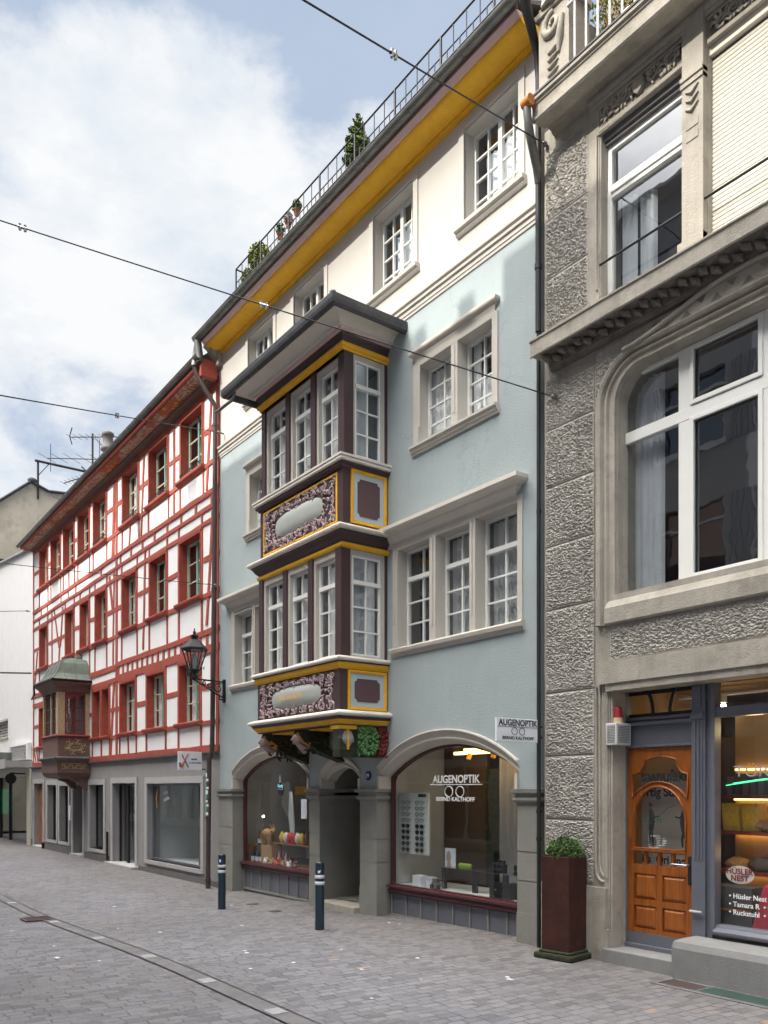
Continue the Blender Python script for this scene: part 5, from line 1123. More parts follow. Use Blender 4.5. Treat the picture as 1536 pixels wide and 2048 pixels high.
# door leaf
dx0, dx1 = -5.65, -4.835; wd = dx1-dx0; D = lambda u: dx0+wd*u
upper = []
for i in range(9): t = i/8; upper.append((D(.28+.48*t), 2.205+.035*math.sin(math.pi*t)))
for i in range(1, 7): a = R(90*i/6); upper.append((D(.76+.13*(1-math.cos(a))) , 2.205-.145*math.sin(a)))
upper.append((D(.92), 2.055)); upper.append((D(.92), 1.93))
for i in range(11): t = i/10; a = R(38+104*t); upper.append((D(.5+.52*math.cos(a)), 1.52+.455*math.sin(a)))
upper.append((D(.09), 1.93)); upper.append((D(.09), 2.055))
for i in range(0, 6): a = R(90*i/6); upper.append((D(.11+.17*math.sin(a)) if i else D(.11), 2.06+.145*(1-math.cos(a))))
up2 = [(x, z) for x, z in upper]
oval = [(D(.11), 1.27), (D(.89), 1.27), (D(.89), 1.55)]+[(D(.5+.39*math.cos(R(a))), 1.55+.375*math.sin(R(a))) for a in range(9, 180, 9)]+[(D(.11), 1.55)]
slots = [rect(D(.11+.20*k), D(.11+.20*k+.165), 1.10, 1.23) for k in range(4)]
cu = [rect(D(.12), D(.46), .73, 1.0), rect(D(.55), D(.89), .73, 1.0), rect(D(.12), D(.46), .42, .66), rect(D(.55), D(.89), .42, .66)]
dr = MB(); dr.plate(rect(dx0, dx1, .37, 2.335), [dedup(up2), oval]+slots+cu, yd-.0, .045)
DR = dr.build('wooden_door', 'door_wood', ST)
p_ = MB()
for r4 in cu:
    xa, xb, za, zb = r4[0][0], r4[1][0], r4[0][1], r4[2][1]; k = .035
    p_.add([(xa, yd+.02, za), (xb, yd+.02, za), (xb, yd+.02, zb), (xa, yd+.02, zb), (xa+k, yd-.002, za+k), (xb-k, yd-.002, za+k), (xb-k, yd-.002, zb-k), (xa+k, yd-.002, zb-k)], [(0, 1, 5, 4), (1, 2, 6, 5), (2, 3, 7, 6), (3, 0, 4, 7), (4, 5, 6, 7)])
p_.build('raised_panel', 'door_wood', DR)
b = MB(); b.tube([(x, yd-.006, z) for x, z in dedup(up2)+[up2[0]]], .010, 6).tube([(x, yd-.008, z) for x, z in oval+[oval[0]]], .012, 6).box(dx0+.08, dx1-.08, yd-.03, yd, 1.245, 1.262); b.build('door_bead', 'door_wood', DR)
MB().add([(dx0+.03, yd+.03, 1.05), (dx1-.03, yd+.03, 1.05), (dx1-.03, yd+.03, 2.26), (dx0+.03, yd+.03, 2.26)], [(0, 1, 2, 3)]).build('door_pane', 'glass', DR)
MB().box(dx0, dx1, yd-.005, yd+.045, .25, .37).build('kick_plate', 'slate_blue_metal', DR)
MB().box(dx1-.06, dx1-.02, yd-.014, yd-.001, .93, 1.22).build('lock_plate', 'dark_metal', DR)
MB().tube([(dx1-.04, yd-.02, 1.13), (dx1-.04, yd-.06, 1.13), (dx1-.06, yd-.068, 1.13), (dx1-.21, yd-.068, 1.132)], .010, 8).build('door_handle', 'steel', DR)
MB().tube([(-4.83, yd-.08, .68), (-4.70, yd-.08, .68)], .016, 8).build('door_stop', 'light_grey_stone', ST)
text('lettering', 'manufakt', .165, (D(.54), yd+.05, 1.985), 'letter_black', DR, .001, bold=.006, sx=.95)
text('lettering', 'rtig Stan', .135, (D(.53), yd+.05, 1.825), 'letter_black', DR, .001, bold=.005, sx=.95)
text('lettering', 'las  Ori  ine', .12, (D(.52), yd+.05, 1.12), 'letter_black', DR, .001, bold=.004, sx=.92)
b = MB()
for x, s_ in ((D(.34), 1.), (D(.82), -1.)):
    b.tube([(x, yd+.048, 1.46), (x+.012*s_, yd+.048, 1.56), (x, yd+.048, 1.66), (x-.01*s_, yd+.048, 1.70)], [.028, .034, .030, .012], 8, flat=.15).blob((x-.006*s_, yd+.048, 1.735), (.024, .006, .030), 10, 6)
    b.tube([(x, yd+.048, 1.47), (x-.02, yd+.048, 1.38), (x-.012, yd+.048, 1.30)], [.018, .014, .010], 6, flat=.2).tube([(x, yd+.048, 1.47), (x+.02, yd+.048, 1.38), (x+.022, yd+.048, 1.30)], [.018, .014, .010], 6, flat=.2)
    b.tube([(x, yd+.048, 1.65), (x+.05*s_, yd+.048, 1.60), (x+.10*s_, yd+.048, 1.615)], [.012, .010, .010], 6, flat=.2)
b.tube([(D(.47), yd+.048, 1.615), (D(.58), yd+.048, 1.70), (D(.70), yd+.048, 1.735)], .0025, 4); b.build('angler_silhouettes', 'letter_black', DR)
text('lettering', 'TÜRM', .07, (D(.36), yd+.047, 1.545), 'sticker_green', DR, .001, sx=1.2)
b = MB(); random.seed(9)
for r_ in range(6):
    for c_ in range(3 if r_ in (1, 2, 3, 4) else 1):
        w_ = random.uniform(.035, .06) if c_ else .02; x = D(.30)+(.0, .10, .17)[c_]; b.box(x, x+(w_ if r_ not in (0, 5) else .14), yd+.046, yd+.048, 1.40-.024*r_, 1.408-.024*r_)
b.build('opening_hours_lines', 'letter_white', DR)
# shop interior
ih = 4.6; MB().room(-5.75, -1.6, yd+.065, 10.2, .45, 3.02).build('shop_interior', 'interior_warm', ST)
m_ = MB()
for z in (.62, 1.02, 1.43, 1.80): m_.box(-4.98, -2.0, 7.95, 8.40, z, z+.035)
m_.build('shop_shelf', 'carving_red', ST)
MB().box(-4.97, -2.0, 8.40, 8.43, .5, 2.75).build('shelf_back', 'interior_warm', ST)
MB().box(-5.7, -5.02, 8.8, 8.85, .5, 2.5).build('shop_inner_wall', 'interior_brown', ST)
MB().box(-5.72, -5.05, 7.78, 7.80, .55, 2.02).build('poster_board', 'pale_trim', ST)
# lettering on the display pane
text('shop_name', 'TÜRM', .15, (-4.17, yd-.0+.025, 2.02), 'curtain_grey', ST, .002, sx=1.25)
b = MB(); b.tube([(-4.50, yd+.02, 1.935), (-4.2, yd+.02, 1.98), (-3.8, yd+.02, 2.02)], [.004, .010, .006], 6, flat=.3).tube([(-4.42, yd+.02, 1.955), (-4.1, yd+.02, 1.995)], .006, 6, flat=.3); b.build('green_stroke', 'neon_green', ST)
b = MB(); b.tube([(-4.36, yd+.028, 1.075), (-4.36, yd+.030, 1.075)], .11, 28); b.v = [(-4.36+(x+4.36)*1.32, y, 1.075+(z-1.075)*.78) for x, y, z in b.v]; ho = b.build('oval_sticker', 'cream_plaster', ST)
text('lettering', 'HÜSLER', .078, (-4.36, yd+.022, 1.082), 'oriel_red', ho, .001, bold=.0012); text('lettering', 'NEST', .078, (-4.36, yd+.022, 1.015), 'oriel_red', ho, .001, bold=.0012)
for k, (l_, x) in enumerate((('• Hüsler Nest • Team', -4.47), ('• Tamara R  • Girsb', -4.47), ('• Ruckstuhl  • Bienn', -4.47))): text('lettering', l_, .068, (x, yd+.022, .845-.078*k), 'letter_white', ST, .001, align='LEFT', bold=.001)
# warm lamps inside the shop
def pl(loc, e, col, r=.08):
    l = bpy.data.lights.new('shop_light', 'POINT'); l.energy = e; l.color = col; l.shadow_soft_size = r; o = bpy.data.objects.new('shop_light', l); C.objects.link(o); o.location = loc; return o
m_ = MB()
for z in (1.78, 1.41, 1.0): m_.box(-4.95, -3.2, 8.34, 8.38, z, z+.018)
m_.box(-4.95, -3.2, 8.36, 8.39, 2.10, 2.118); m_.build('shelf_light', 'warm_lamp', ST)
pl((-4.4, 7.8, 2.5), 1.6, (1, .7, .3)); pl((-4.5, 7.75, 1.25), .7, (1, .6, .2)); pl((-5.2, 8.3, 2.7), .8, (1, .75, .5))
m_ = MB(); m_.blob((-5.05, 8.3, 2.80), (.03, .03, .03)); m_.build('ceiling_spot', 'lamp_white', ST)
MB().tube([(-5.6, 8.3, 2.93), (-3.5, 8.3, 2.93)], .02, 6).tube([(-5.05, 8.3, 2.93), (-5.05, 8.3, 2.84)], .04, 8).build('spot_rail', 'opp_trim', ST)
# granite base under the display window, threshold and step
m_ = MB(); m_.box(-4.86, SX1, 7.02, 7.45, -.1, .44); m_.build('window_base', 'concrete', ST, bevel=.085)
MB().box(-5.72, -4.84, 7.08, 7.5, -.05, .205).build('door_step', 'concrete', ST, bevel=.008)
# ------------------------------------------------------------------ far end of the street
WB = thing('white_building', 'plain white building with glazed shop front beyond the red timbered house', 'building', (-38, 7.4, 0))
MB().plate([(-30.78, -.4), (-30.78, 10.38), (-52, 12.67), (-52, -.4)], [rect(-37.5, -34.9, 3.98, 4.60), rect(-51, -31.35, -.3, 2.45), rect(-44, -41, 6, 8)], 7.3, .4).build('wall', 'white_plaster', WB)
MB().box(-52, -31, 7.72, 12, -.3, 10.2).build('inner_volume', 'interior_dark', WB)
MB().sweep([(7.31, 12.66), (7.18, 12.70), (7.18, 12.76), (8.6, 12.9), (8.6, 12.7)], -52, -30.78, z1=-2.29).build('roof', 'light_grey_stone', WB)
MB().box(-52, -31.0, 8.6, 12, 10, 12.1).build('slate_storey', 'dark_slate', WB)
MB().box(-52, -30.9, 6.4, 7.3, 2.66, 2.9).box(-52, -30.95, 6.38, 6.41, 2.62, 2.95).build('canopy', 'light_grey_stone', WB)
MB().box(-31.35, -30.8, 7.18, 7.3, -.4, 2.66).box(-52, -31.35, 7.2, 7.3, 2.35, 2.66).build('shop_frame', 'cream_frame', WB)
MB().add([(-51, 7.4, -.3), (-31.35, 7.4, -.3), (-31.35, 7.4, 2.4), (-51, 7.4, 2.4)], [(0, 1, 2, 3)]).build('pane', 'glass_mirror', WB)
m_ = MB()
for x in (-34.9, -36.6, -40, -44): m_.box(x-.04, x+.04, 7.34, 7.42, -.3, 2.4)
m_.box(-51, -31.35, 7.30, 7.42, -.35, -.15); m_.build('glazing_bars', 'dark_metal', WB)
MB().box(-36.6, -34.95, 7.42, 7.46, .9, 1.9).build('green_poster', 'green_screen', WB)
m_ = MB()
for k in range(5): m_.box(-37.4, -35.0, 7.36, 7.44, 4.05+.11*k, 4.12+.11*k)
m_.build('louvre', 'light_grey_stone', WB); MB().box(-37.55, -34.85, 7.25, 7.29, 3.9, 3.98).box(-37.55, -34.85, 7.25, 7.29, 4.6, 4.68).build('window_trim', 'cream_frame', WB)
t = thing('vent_louvre', 'white slatted ventilation box on the canopy against the red timbered house', 'vent', (-32, 7.1, 2.9)); m_ = MB().box(-34.0, -31.1, 7.15, 7.28, 2.95, 3.55); m_.build('casing', 'white_plaster', t)
m_ = MB(); 
for k in range(6): m_.box(-33.7, -31.3, 7.10, 7.15, 3.0+.09*k, 3.04+.09*k)
m_.build('slats', 'light_grey_stone', t)
t = thing('air_conditioner', 'grey air conditioning unit on the canopy of the white building', 'air conditioner', (-34.3, 6.9, 2.92)); MB().box(-35.0, -33.4, 6.7, 7.1, 2.93, 3.28).build('casing', 'zinc', t, bevel=.02); MB().tube([(-34.1, 6.69, 3.1), (-34.1, 6.66, 3.1)], .13, 16).build('fan_grille', 'dark_metal', t)
t = thing('camera_sign', 'round black projecting sign on a bracket under the canopy of the white building', 'sign', (-31.8, 7.2, 2.3)); MB().tube([(-31.7, 7.2, 2.45), (-31.7, 6.7, 2.47)], .03, 6).build('bracket', 'black_paint', t); MB().tube([(-31.72, 6.72, 2.27), (-31.66, 6.72, 2.27)], .19, 20).build('disc', 'black_paint', t)
TG = thing('gabled_building', 'tall tan rendered gable wall behind the white building and red timbered roof', 'building', (-40, 11, 0))
P_ = [(5.2, 0), (5.2, 12.2), (8.04, 14.79), (9.35, 15.93), (9.74, 15.75), (10.1, 15.62), (12.6, 15.85), (18, 15.9), (18, 0)]
vs = [(-40, y, z) for y, z in P_]+[(-52, y, z) for y, z in P_]; n = len(P_)
MB().add(vs, [tuple(range(n)), tuple(range(2*n-1, n-1, -1))]+[(i, (i+1) % n, (i+1) % n+n, i+n) for i in range(n)]).build('wall', 'tan_render', TG)
m_ = MB(); 
for (a, b) in zip(P_[1:-2], P_[2:-1]): m_.tube([(-39.93, a[0], a[1]+.05), (-39.93, b[0], b[1]+.05)], .07, 6)
m_.blob((-39.95, 9.4, 16.02), (.1, .22, .14)).build('verge', 'dark_slate', TG)
MB().box(-39.98, -39.85, 5.2, 18, 11.3, 12.2).build('lower_roof', 'dark_slate', TG)
m_ = MB(); m_.tube([(-39.9, 9.63, 15.2), (-39.9, 9.63, 16.95)], .05, 6).tube([(-39.9, 9.5, 16.95), (-39.9, 11.8, 16.95)], .06, 6).tube([(-39.9, 9.65, 16.3), (-39.9, 10.1, 16.9)], .02, 5).build('roof_rail', 'dark_metal', TG)
# aerial behind the red roof
AN = thing('television_aerial', 'tall television aerial with several arms beside the chimney of the red house', 'aerial', (-29.0, 9.2, 12))
ax, ay = -29.35, 8.9
MB().tube([(ax, ay, 12.0), (ax, ay, 14.35)], .035, 6).tube([(ax, ay, 14.3), (ax+.8, ay+.3, 13.5)], .02, 5).tube([(ax+.45, ay+.1, 12.5), (ax+.45, ay+.1, 14.0)], .012, 5).build('mast', 'dark_metal', AN)
m_ = MB(); u = Vector((.80, .6, 0)).normalized(); v_ = Vector((-.6, .8, 0))
def yagi(z, a, b, tilt, nel, L, cr=.0):
    p0, p1 = Vector((ax, ay, z))+u*a, Vector((ax, ay, z-tilt))+u*b; m_.tube([p0, p1], .02, 5)
    for i in range(nel):
        c_ = p0+(p1-p0)*i/(nel-1); m_.tube([c_-v_*L/2, c_+v_*L/2], .008, 4)
yagi(14.35, -.9, 2.0, .35, 12, .5); yagi(13.72, -1.9, .7, .35, 6, .9); yagi(12.75, -1.2, .1, -.2, 9, .4); yagi(12.2, -1.4, -.6, .15, 3, .8)
p = Vector((ax, ay, 14.38))-u*.85
m_.tube([p+Vector((0, 0, .3)), p-u*.1, p-Vector((0, 0, .3))], .02, 5)
m_.tube([Vector((ax, ay, 13.72))-u*1.75+Vector((0, 0, .5)), Vector((ax, ay, 13.72))-u*1.75-Vector((0, 0, .5))], .012, 5).tube([Vector((ax, ay, 13.2))-u*.45+Vector((0, 0, .05)), Vector((ax, ay, 12.85))], .03, 5)
m_.build('arms', 'dark_metal', AN)
# ------------------------------------------------------------------ the other side of the street (behind the camera; it shades the lower storeys and shows in the panes)
def across(name, label, x0, x1, h, wallm, y=-3.0, chim=(), wz=(3.9, 7.0, 10.1, 13.0), ribbed=False):
    t = thing(name, label, 'building', ((x0+x1)/2, y, 0)); holes = []; x = x0+1.0
    while x+1.9 < x1:
        for z in wz:
            if z+1.6 < h: holes.append((x, x+1.9, z, z+1.75))
        x += 2.7
    gx = x0+.7; gh_ = []
    while gx+2.6 < x1: gh_.append((gx, gx+2.4, .3, 2.6)); gx += 3.2
    mb = MB().plate(rect(x0, x1, -.3, h), [rect(*q) for q in holes+gh_], 0, .2); mb.v = [(a, y-b, c) for a, b, c in mb.v]; mb.build('wall', wallm, t)
    MB().box(x0, x1, y-9, y-.25, -.3, h-.05).build('inner_volume', 'interior_dark', t)
    g_ = MB(); f = MB(); pn = MB()
    for a, b, z0, z1 in holes+gh_:
        g_.add([(a, y-.15, z0), (b, y-.15, z0), (b, y-.15, z1), (a, y-.15, z1)], [(0, 1, 2, 3)])
        f.box(a-.08, b+.08, y, y+.05, z0-.12, z0).box((a+b)/2-.05, (a+b)/2+.05, y-.14, y-.08, z0, z1).box(a, b, y-.14, y-.082, z1-.5, z1-.44).box(a, a+.07, y-.14, y-.081, z0, z1).box(b-.07, b, y-.14, y-.081, z0, z1)
        if ribbed and z0 > 3: 
            for k in range(8): pn.box(b+.14+.12*k, b+.20+.12*k, y, y+.03, z0-.1, z1)
    g_.build('panes', 'glass_mirror', t); f.build('window_frames', 'opp_trim', t)
    if pn.v: pn.build('ribbed_panel', 'opp_panel', t)
    e = MB(); e.box(x0, x1, y, y+.30, h-.15, h); e.box(x0, x1, y, y+.06, 3.1, 3.3); e.build('eave', 'opp_trim', t)
    c_ = MB()
    for cx_, cw, ch_ in chim: c_.box(cx_, cx_+cw, y-.6, y+.25, h-.5, h+ch_)
    if chim: c_.build('chimney', 'tan_render', t)
    return t
DXS = 10.2*math.tan(R(SUN_AZ))
HB = 10.2*math.tan(R(SUN_EL))/math.cos(R(SUN_AZ))
def H(zs): return zs+HB
across('office_building', 'pale grey office building with ribbed panels facing the shop front of the stone building', -5.0-DXS, 9, H(7.0)-.25, 'opp_wall', ribbed=True)
across('narrow_house', 'narrow pale house opposite the optician window', -9.1-DXS, -5.0-DXS, H(7.85)-.25, 'white_plaster', chim=((-7.30-DXS, 1.9, .62), (-8.12-DXS, .30, .48), (-9.05-DXS, .25, .5)))
across('corner_house', 'pale grey town house facing the carved oriel', -15.3-DXS, -9.1-DXS, H(8.30)-.25, 'light_grey_stone', ribbed=True, chim=())
across('cream_town_house', 'cream town house facing the half-timbered house', -24-DXS, -15.3-DXS, H(8.05)-.25, 'cream_plaster', chim=((-20.2-DXS, .9, .7), (-17-DXS, .5, .5)))
across('grey_town_house', 'grey town house at the far end of the opposite row', -30-DXS, -24-DXS, H(7.7)-.25, 'grey_plaster', chim=((-28-DXS, .8, .9),))
across('tall_town_house', 'tall pale town house opposite the white building', -52, -30-DXS, H(12.5), 'opp_wall')
# ------------------------------------------------------------------ street furniture
def bollard():
    t = thing('bollard', 'x', 'bollard', (0, 0, 0), 'dark blue bollards along the pavement')
    MB().lathe([(.062, 0), (.062, .885), (.058, .905), (.050, .918), (.0, .922)], 0, 0, 0, 28).build('post', 'bollard_blue', t)
    MB().lathe([(.085, 0), (.085, .006), (.066, .014), (.062, .02)], 0, 0, 0, 24).build('base_ring', 'dark_metal', t)
    for z in (.615, .70): MB().lathe([(.0622, z), (.0645, z+.002), (.0645, z+.044), (.0622, z+.046)], 0, 0, 0, 28).build('reflective_band', 'band_white', t)
    MB().lathe([(.0622, .865), (.0635, .867), (.0635, .885), (.060, .906)], 0, 0, 0, 28).build('cap', 'bollard_blue', t)
    return t
b1 = bollard(); b1.location = (-9.33, 5.80, gz(-9.3)-.02); b2 = copy_tree(b1, (-12.45, 5.86, gz(-12.4)-.02))
b1['label'] = 'dark blue bollard standing right in front of the arched entrance, nearest of the two'
b2['label'] = 'dark blue bollard with a blue sticker, farther one by the downpipe'
def sticker(t, m, z, h, a0, sp, r=.0632, nm='sticker'):
    vs = [(r*math.cos(a0+sp*i/5), r*math.sin(a0+sp*i/5), z+s_*h/2+.008*i/5) for s_ in (-1, 1) for i in range(6)]
    mb = MB().add([Vector(v)+t.location for v in vs], [(i, i+1, i+7, i+6) for i in range(5)]); return mb.build(nm, m, t)
sticker(b2, 'number_blue', .80, .085, -1.35, .9); sticker(b2, 'sign_white', .81, .045, -1.15, .45, .0636)
sticker(b1, 'sign_white', .785, .022, -.95, .5); sticker(b1, 'sign_white', .80, .010, -1.0, .7, .0635)
t = thing('blue_button_marker', 'small round blue marker behind the nearest bollard on the pier of the entrance', 'marker', (-11.7, 7.14, .6)); MB().tube([(-11.45, 7.16, .62), (-11.45, 7.12, .62)], .03, 14).build('disc', 'number_blue', t)
# planter
px0, px1, py0, py1 = -6.33, -5.95, 6.72, 7.05
# front edge measured on the pavement
t = thing('planter', 'tall rusty steel planter box on a mossy slab against the stone wall', 'planter', (-6.2, 6.9, gz(-6)))
cx, cy = -6.10, 6.93
def rotbox(mb, hx, hy, z0, z1, a=R(8), cx=cx, cy=cy):
    n0 = len(mb.v); mb.box(-hx, hx, -hy, hy, z0, z1); mb.xf(Matrix.Translation((cx, cy, 0)) @ Matrix.Rotation(a, 4, 'Z'), n0); return mb
m_ = MB(); rotbox(m_, .175, .175, .15, 1.17); m_.build('box', 'corten', t, bevel=.006)
m_ = MB(); rotbox(m_, .155, .155, 1.165, 1.185); m_.build('soil', 'moss', t)
m_ = MB(); rotbox(m_, .20, .20, .12, .155); m_.build('upper_slab', 'moss', t, bevel=.015)
m_ = MB(); rotbox(m_, .245, .235, .055, .125); m_.build('slab', 'moss', t, bevel=.02)
t = thing('box_bush', 'small clipped green bush growing in the rusty planter', 'bush', (cx, cy, 1.18))
m_ = MB(); random.seed(5); m_.blob((cx, cy, 1.22), (.15, .15, .12), 12, 8, .1); m_.build('core', 'carving_dark', t)
m_ = MB(); leaves(m_, (cx, cy, 1.20), (.225, .215, .20), 4600, .0135, .55, lambda p: p.z > -.25 and p.length < .86+.22*noise.noise(p*4.5)); leaves(m_, (cx, cy, 1.22), (.25, .24, .22), 160, .012, .86, lambda p: p.z > -.1); m_.build('foliage', 'leaf', t)
# wall alarm
t = thing('alarm_box', 'slatted white alarm box with a red beacon on the shop door jamb', 'alarm', (-5.66, 7.2, 2.4))
m_ = MB(); m_.box(-5.70, -5.56, 7.13, 7.38, 2.365, 2.60); m_.build('casing', 'alarm_white', t, bevel=.008)
m_ = MB()
for k in range(11): z = 2.395+.017*k; m_.box(-5.562, -5.556, 7.16, 7.35, z, z+.005).box(-5.68, -5.58, 7.127, 7.132, z, z+.005)
m_.build('slot', 'plinth_grey', t)
MB().lathe([(.062, 2.60), (.058, 2.66)], -5.63, 7.24, 0, 16).build('beacon_base', 'alarm_cream', t); MB().lathe([(.058, 2.66), (.048, 2.76), (.040, 2.775), (0, 2.778)], -5.63, 7.24, 0, 16).build('beacon', 'alarm_red', t)
# street lantern
LP = thing('street_lantern', 'black wall lantern on a scrolled iron bracket between the red and the blue house', 'lantern', (-15.15, 7.2, 4.0))
lx_, ly = -15.15, 6.55; m_ = MB()
hexp = [(.118, 4.20), (.24, 4.62)]
def hexring(r, z): return [(lx_+r*math.cos(R(60*k+15)), ly+r*math.sin(R(60*k+15)), z) for k in range(6)]
lo, hi = hexring(.11, 4.22), hexring(.235, 4.61)
for k in range(6): m_.tube([lo[k], hi[k]], .012, 5).tube([lo[k], lo[(k+1) % 6]], .013, 5).tube([hi[k], hi[(k+1) % 6]], .015, 5)
m_.build('frame', 'black_paint', LP)
m_ = MB(); m_.lathe([(.265, 4.61), (.26, 4.64), (.19, 4.71), (.10, 4.80), (.065, 4.815), (.06, 4.86), (.085, 4.87), (.085, 4.89), (.03, 4.905), (.022, 4.94), (.035, 4.96), (.012, 4.98), (.008, 5.03), (0, 5.04)], lx_, ly, 0, 6, smooth=False, a0=R(15)); m_.build('hood', 'black_paint', LP)
m_ = MB(); m_.lathe([(.03, 4.02), (.07, 4.06), (.05, 4.10), (.03, 4.14), (.10, 4.20), (.115, 4.22)], lx_, ly, 0, 12); 
for k in range(4):
    a = R(90*k+45); m_.tube([(lx_+.05*math.cos(a), ly+.05*math.sin(a), 4.08), (lx_+.13*math.cos(a), ly+.13*math.sin(a), 4.12), (lx_+.15*math.cos(a), ly+.15*math.sin(a), 4.25), (lx_+.20*math.cos(a), ly+.20*math.sin(a), 4.27), (lx_+.19*math.cos(a), ly+.19*math.sin(a), 4.22)], .009, 5)
m_.build('cup', 'black_paint', LP)
n = 6; MB().add(lo+hi, [(k, (k+1) % 6, (k+1) % 6+6, k+6) for k in range(6)]).build('glass_panes', 'glass', LP)
MB().lathe([(.03, 4.22), (.03, 4.30), (.055, 4.34), (.055, 4.50), (.02, 4.56)], lx_, ly, 0, 12).build('lamp_bulb', 'light_grey_stone', LP)
m_ = MB(); m_.tube([(lx_, YW-.02, 4.03), (lx_, ly, 4.05)], .016, 6).tube([(lx_, YW-.04, 3.72), (lx_, 7.02, 3.78), (lx_, 6.8, 3.90), (lx_, ly, 4.03)], .014, 6).box(lx_-.03, lx_+.03, YW-.045, YW, 3.62, 4.08)
b = MB()
for (yy, zz, r_, cw) in ((7.05, 3.90, .105, 1), (6.87, 3.95, .065, -1), (6.76, 3.98, .045, 1), (7.11, 3.72, .06, -1), (6.98, 3.82, .05, 1)): scroll(b, yy, zz, r_, 1.6, cw, 1, 0, .014)
b.v = [(lx_+p_[1], p_[0], p_[2]) for p_ in b.v]; m_.v += []; m_.build('bracket', 'black_paint', LP); b.build('bracket_scroll', 'black_paint', LP)
# hanging signs
t = thing('optician_sign', 'white projecting sign with black AUGENOPTIK lettering at the right end of the blue house', 'sign', (-6.8, 6.9, 2.55))
X = -6.66; MB().box(X-.012, X+.012, 6.44, 7.115, 2.435, 2.70).build('board', 'sign_white', t, bevel=.003)
RX = (R(90), 0, R(90))
text('lettering', 'AUGENOPTIK', .098, (X+.014, 6.78, 2.618), 'letter_black', t, .001, rot=RX, bold=.0022, sx=1.0); text('lettering', 'BERND KALTHOFF', .047, (X+.014, 6.78, 2.462), 'letter_black', t, .001, rot=RX, bold=.001, sx=1.28)
m_ = MB(); m_.box(X+.012, X+.015, 6.46, 7.10, 2.602, 2.606)
for y in (6.72, 6.84): m_.tube([(X+.014, y+.045*math.cos(a), 2.555+.040*math.sin(a)) for a in [k*math.pi/12 for k in range(25)]], .0035, 5)
m_.build('spectacle_mark', 'letter_black', t); MB().tube([(X, 7.08, 2.62), (X, 7.18, 2.62)], .012, 6).build('bracket', 'dark_metal', t); MB().tube([(X, 7.08, 2.5), (X, 7.18, 2.5)], .012, 6).build('bracket', 'dark_metal', t)
t = thing('music_shop_sign', 'white projecting sign with crossed saxophone and flute above the large grey shop window', 'sign', (-16.1, 6.9, 2.48))
X = -16.10; MB().box(X-.015, X+.015, 6.60, 7.12, 2.29, 2.67).build('board', 'sign_white', t, bevel=.004)
m_ = MB(); m_.tube([(X+.02, 6.68, 2.61), (X+.02, 6.82, 2.35)], [.010, .016], 6); m_.build('flute', 'shelf_wood', t)
m_ = MB(); m_.tube([(X+.02, 6.84, 2.60), (X+.02, 6.80, 2.61), (X+.02, 6.77, 2.56), (X+.02, 6.71, 2.42), (X+.02, 6.68, 2.36), (X+.02, 6.65, 2.36), (X+.02, 6.64, 2.44)], [.006, .008, .010, .016, .02, .022, .03], 6); m_.build('saxophone', 'terracotta', t)
text('lettering', 'MUSIK', .045, (X+.017, 6.95, 2.50), 'letter_black', t, .001, rot=RX, bold=.0015); text('lettering', 'ZU DEN NOTEN', .036, (X+.017, 6.97, 2.43), 'letter_black', t, .001, rot=RX, bold=.001)
MB().tube([(X, 7.1, 2.66), (X, 7.25, 2.66)], .012, 6).build('bracket', 'dark_metal', t); MB().tube([(X, 7.1, 2.31), (X, 7.25, 2.31)], .012, 6).build('bracket', 'dark_metal', t)
text('window_lettering', 'MUSIK', .10, (-18.6, YW+.13, 1.78), 'letter_white', RD, .001, rot=(R(90), R(-10), 0)); text('window_lettering', 'NOTEN', .10, (-18.55, YW+.13, 1.63), 'letter_white', RD, .001, rot=(R(90), R(-10), 0))
MB().tube([(-19.1, YW+.13, 1.92), (-19.2, YW+.13, 1.7), (-19.15, YW+.13, 1.45)], [.02, .05, .02], 6, flat=.1).build('saxophone_decal', 'gold_hair', RD)
# red covered table in the music shop
t = thing('display_table', 'table with a red cloth and small things inside the large grey shop window', 'table', (-17.1, 7.9, .2)); m_ = MB(); m_.lathe([(.40, .2), (.36, .50), (.34, .53), (0, .535)], -16.85, 7.85, 0, 9, smooth=False); m_.build('cloth', 'plinth_grey', t)
m_ = MB(); random.seed(3)
for k in range(9): m_.blob((-16.85+random.uniform(-.28, .28), 7.85+random.uniform(-.2, .1), .56+random.uniform(0, .07)), (.06, .05, .05), 8, 5, .2)
m_.tube([(-16.9, 7.8, .55), (-16.9, 7.8, .85)], [.04, .015], 8); m_.build('red_goods', 'red_cloth', t)
# overhead cables
def cable(label, a, b, sag, clamps=(), ext=1.6, r=.008):
    a, b = Vector(a), Vector(b); e = a+(b-a)*ext; t = thing('overhead_cable', label, 'cable', tuple(a), 'overhead cables across the street')
    pts = [a+(e-a)*i/30-Vector((0, 0, sag*4*(i/30)*(1-i/30))) for i in range(31)]; MB().tube(pts, r, 6).build('wire', 'dark_metal', t)
    for c_ in clamps:
        p = a+(e-a)*c_-Vector((0, 0, sag*4*c_*(1-c_))); d = (e-a).normalized(); m_ = MB()
        for s_ in (-.03, .03): m_.tube([p+d*s_+Vector((0, 0, .035)), p+d*s_-Vector((0, 0, .035))], .016, 6)
        m_.tube([p-d*.05, p+d*.05], .016, 6); m_.build('clamp', 'steel', t)
    m_ = MB(); m_.blob(tuple(a), (.03, .04, .03)); m_.tube([a, a+Vector((0, .1, -.01))], .015, 6); m_.build('wall_hook', 'zinc', t)
cable('lowest black cable crossing in front of the oriel to the stone wall', (-6.40, 7.10, 6.35), (-9.95, 2.0, 8.26), .02, (.33, .60))
cable('steep cable crossing the ochre eave and ending under the stone cornice', (-6.56, 7.12, 9.33), (-5.02, 3.0, 7.47), .01, (.46,))
